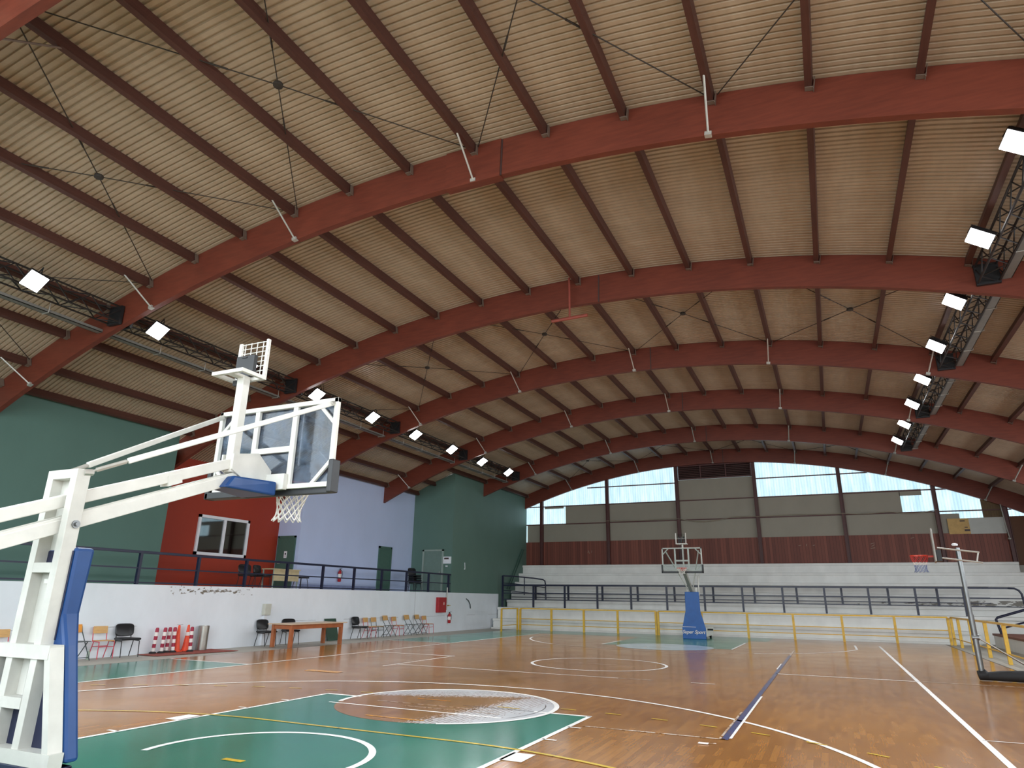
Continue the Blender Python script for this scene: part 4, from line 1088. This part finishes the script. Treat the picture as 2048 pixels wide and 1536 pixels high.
# long wooden table by the wall
root = thing('table', 'long wooden table with a pale top beside the white side wall', 'table', (-10.9,14.95,0))
b = MB(); b.box((-11.4,13.5,.72), (-10.35,16.4,.75)); build('tabletop', b, M['table_top'], root, bevel=.004)
b = MB(); b.box((-10.47,13.62,.58), (-10.44,16.28,.72)); b.box((-11.31,13.62,.58), (-11.28,16.28,.72)); b.box((-11.3,13.62,.58), (-10.45,13.65,.72)); b.box((-11.3,16.25,.58), (-10.45,16.28,.72)); build('apron', b, M['table_wood'], root)
for x in (-11.26, -10.49):
    for y in (13.66, 16.22):
        b = MB(); b.box((x-.055,y-.055,0), (x+.055,y+.055,.72)); build('leg', b, M['table_wood'], root)
b = MB(); b.hexa([(-11.95,17.3,0), (-11.95,17.95,0), (-11.9,17.95,0), (-11.9,17.3,0), (-12.18,17.3,.8), (-12.18,17.95,.8), (-12.13,17.95,.8), (-12.13,17.3,.8)])
tag(build('board', b, M['green_board']), 'dark green board leaning on the white wall behind the wooden table', 'board')

# ------------------------------------------------------------------ posts, cones, bin, mat
b = MB(); b.prism([(-12.1,9.3,.001), (-11.3,9.3,.001), (-10.95,11.9,.001), (-12.1,11.9,.001)], (0,0,.012))
tag(build('mat', b, M['red_mat']), 'worn red mat under the striped posts and cones', 'mat')
def post_proto():
    r = thing('bollard', '', 'traffic post')
    b = MB(); b.lathe([(.098,0),(.098,.03),(.06,.05),(.04,.06)], (0,0,0), 20); build('foot', b, M['rubber'], r)
    for j in range(6):
        z0 = .05+j*.105; b = MB()
        prof = [(.05,z0), (.05,z0+.105)] if j < 5 else [(.05,z0), (.05,z0+.08), (.04,z0+.115), (.02,z0+.125)]
        b.lathe(prof, (0,0,0), 16); build('band', b, M['white_band'] if j % 2 == 0 else M['red_band'], r, smooth=True)
    return r
pp = post_proto()
spots = [(-12.0,9.72,'red and white striped post, first from the left of the row by the wall'), (-11.92,9.93,'red and white striped post, second from the left of the row by the wall'),
         (-12.0,10.16,'red and white striped post, third from the left of the row by the wall'), (-11.9,10.31,'red and white striped post touching the left side of the plain orange cone'),
         (-11.76,10.8,'red and white striped post in front of the cone with a white band')]
for j, (x, y, lb) in enumerate(spots):
    o = pp if j == 0 else copy_tree(pp); o.location = (x,y,.013); o.rotation_euler = (.02*(j % 3-1), .04, j); tag(o, lb, 'traffic post', 'striped posts')
for j, (x, y, band, lb) in enumerate(((-12.03,10.52,False,'plain orange traffic cone between the striped posts'), (-12.03,10.86,True,'orange traffic cone with a white band beside the steel bin'))):
    root = thing('traffic_cone', lb, 'traffic cone', (x,y,.013), group='orange cones')
    b = MB(); b.box((x-.13,y-.13,.013), (x+.13,y+.13,.04)); build('base', b, M['cone_orange'], root, bevel=.01)
    b = MB(); b.lathe([(.12,.04),(.1,.1),(.06,.45),(.033,.74),(.02,.76)], (x,y,0), 20); build('cone', b, M['cone_orange'], root, smooth=True)
    if band:
        b = MB(); b.lathe([(.0665,.45),(.0545,.55)], (x,y,0), 20); build('band', b, M['white_band'], root)
b = MB(); b.lathe([(.15,.0),(.16,.01),(.155,.35),(.16,.7),(.15,.71),(.145,.66)], (-11.98,11.4,.013), 28); tag(build('bin', b, M['bin_steel'], smooth=True), 'dented round steel bin beside the orange cones', 'bin')
b = MB(); b.lathe([(.035,0),(.038,.02),(.036,.18),(.014,.22),(.014,.26)], (-11.75,7.62,0), 12); tag(build('bottle', b, M['clear_bottle'], smooth=True), 'clear plastic bottle on the floor beside the red-legged school chair', 'bottle')

# ------------------------------------------------------------------ things on the walls
XWl = -12.2
root = thing('junction_box', 'pale grey electrical box with a pipe on the white wall behind the table', 'electrical box', (XWl,14.12,.96))
b = MB(); b.box((XWl,13.97,.98), (XWl+.14,14.27,1.36)); build('body', b, M['beige_box'], root, bevel=.015)
b = MB(); b.box((XWl+.14,13.99,1.18), (XWl+.15,14.25,1.34)); b.box((XWl+.14,13.99,1.0), (XWl+.15,14.25,1.15)); build('cover', b, M['beige_box'], root)
b = MB(); b.box((XWl,14.05,0), (XWl+.08,14.17,.98)); build('conduit', b, M['white_frame'], root)
root = thing('hose_cabinet', 'red fire hose cabinet on the white wall', 'fire hose cabinet', (XWl,26.15,.93))
b = MB(); b.box((XWl+.004,25.75,.93), (XWl+.18,26.5,1.66)); build('body', b, M['red_paint'], root, bevel=.01)
b = MB(); b.box((XWl+.18,25.79,.96), (XWl+.19,26.46,1.63)); dd = build('door', b, M['red_paint'], root)
b = MB(); b.box((XWl+.19,26.2,1.3), (XWl+.2,26.26,1.42)); build('handle', b, M['white_band'], dd)
def extinguisher(x, y, z, h, label):
    root = thing('fire_extinguisher', label, 'fire extinguisher', (x,y,z), group='fire extinguishers')
    r = .08
    b = MB(); b.lathe([(r*.8,0),(r,.03),(r,h*.7),(r*.7,h*.8),(r*.35,h*.86)], (x+.1,y,z), 18); build('cylinder', b, M['red_paint'], root, smooth=True)
    b = MB(); b.tube([(x+.1,y,z+h*.84), (x+.1,y,z+h)], .025, 8); b.bar((x+.1,y-.02,z+h*.97), (x+.2,y+.02,z+h), .02, .02); build('valve', b, M['black_metal'], root)
    b = MB(); b.tube([(x+.1,y+.03,z+h*.92), (x+.16,y+.11,z+h*.75), (x+.15,y+.1,z+h*.3)], .012, 6); build('hose', b, M['black_metal'], root, smooth=True)
    b = MB(); b.lathe([(r+.002,h*.3),(r+.002,h*.58)], (x+.1,y,z), 18); build('paper_label', b, M['white_band'], root)
    b = MB(); b.box((x,y-.03,z+h*.5), (x+.03,y+.03,z+h*.7)); build('wall_hook', b, M['black_metal'], root)
extinguisher(XWl, 27.0, .4, .55, 'red fire extinguisher on the white wall below the hose cabinet')
extinguisher(-14.8, 21.15, 2.28, .6, 'red fire extinguisher hanging on the lilac wall behind the railing')
root = thing('water_pipe', 'pale vertical pipe with a brass valve beside the red hose cabinet', 'pipe', (XWl+.06,26.72,.95))
b = MB(); b.tube([(XWl+.07,26.72,1.05), (XWl+.07,26.72,2.15)], .03, 10); build('pipe', b, M['zinc'], root)
b = MB(); b.tube([(XWl+.0,26.78,1.26), (XWl+.16,26.84,1.26)], .03, 8); b.lathe([(.07,-.015),(.07,.015)], (XWl+.16,26.85,1.26), 12); build('valve', b, M['brass'], root)
b = MB(); b.tube([(XWl+.03,28.9,1.6), (XWl+.04,29.15,1.5), (XWl+.04,29.35,1.3), (XWl+.03,29.42,1.1)], .025, 6); tag(build('hook', b, M['green_tube'], smooth=True), 'dark curved hook on the white wall right of the hose cabinet', 'hook')
b = MB(); b.box((-12.76,27.24,3.38), (-12.3,27.3,3.74), 0); b.box((-12.7,27.235,3.6), (-12.42,27.24,3.69), 1); b.box((-12.6,27.22,3.22), (-12.5,27.3,3.28), 0)
tag(build('control_panel', b, [M['white_frame'], M['louver']]), 'small white control panel beside the grey-green door', 'control panel')
b = MB(); b.tube([(-12.23,28.7,3.5), (-12.22,28.72,3.22), (-12.2,28.68,3.14), (-12.2,28.6,3.16)], .02, 6); tag(build('wall_hook', b, M['white_frame'], smooth=True), 'small white hook-shaped pipe on the dark green wall', 'hook')
# slim diagonal ladder rails leaning on the green wall by the steps
root = thing('leaning_ladder', 'dark ladder leaning against the green wall beside the far steps', 'ladder', (-12.0,35.2,2.0))
for dy in (0, .3):
    b = MB(); b.bar((-12.18,34.2+dy,2.2), (-12.2,36.5+dy,4.75), .04, .06, up=(1,0,0)); build('side_rail', b, M['green_door'], root)
# bit of worn tape on the court
b = MB(); b.box((4.24,4.58,.007), (4.36,4.66,.012)); tag(build('tape_scrap', b, M['white_band']), 'scrap of white tape on the court at the end of the blue line', 'tape')
# hanging cord and lamp stub at far right of the end wall
b = MB(); b.tube([(14.4,36.95,6.6), (14.45,36.95,5.6), (14.5,36.95,4.92)], .03, 6); b.lathe([(.03,-.06),(.08,-.03),(.08,.03),(.03,.06)], (14.5,36.95,4.88), 10)
tag(build('hanging_lamp_cord', b, M['grey_paint']), 'grey cord with a small plug hanging at the right end of the far wall', 'cord')

# ------------------------------------------------------------------ light and view
wd = bpy.data.worlds.new('world'); SC.world = wd; wd.use_nodes = True
bg = wd.node_tree.nodes['Background']; bg.inputs[0].default_value = (.86,.94,1.0,1); bg.inputs[1].default_value = 4.5
def portal(loc, rot, sx, sy):
    l = bpy.data.lights.new('daylight_portal', 'AREA'); l.shape = 'RECTANGLE'; l.size = sx; l.size_y = sy; l.cycles.is_portal = True
    o = bpy.data.objects.new('daylight_portal', l); COL.objects.link(o); o.location = loc; o.rotation_euler = rot
portal((-.5,-12.9,6.4), (PI/2,0,0), 35, 8)
portal((17.0,9,4.6), (0,PI/2,0), 3.2, 42)
vs = SC.view_settings; vs.view_transform = 'Standard'; vs.look = 'None'; vs.gamma = 1; vs.exposure = 0.3; vs.use_curve_mapping = False
SC.cycles.use_denoising = True; SC.cycles.max_bounces = 8; SC.cycles.diffuse_bounces = 5; SC.cycles.transparent_max_bounces = 12
SC.cycles.sample_clamp_indirect = 6
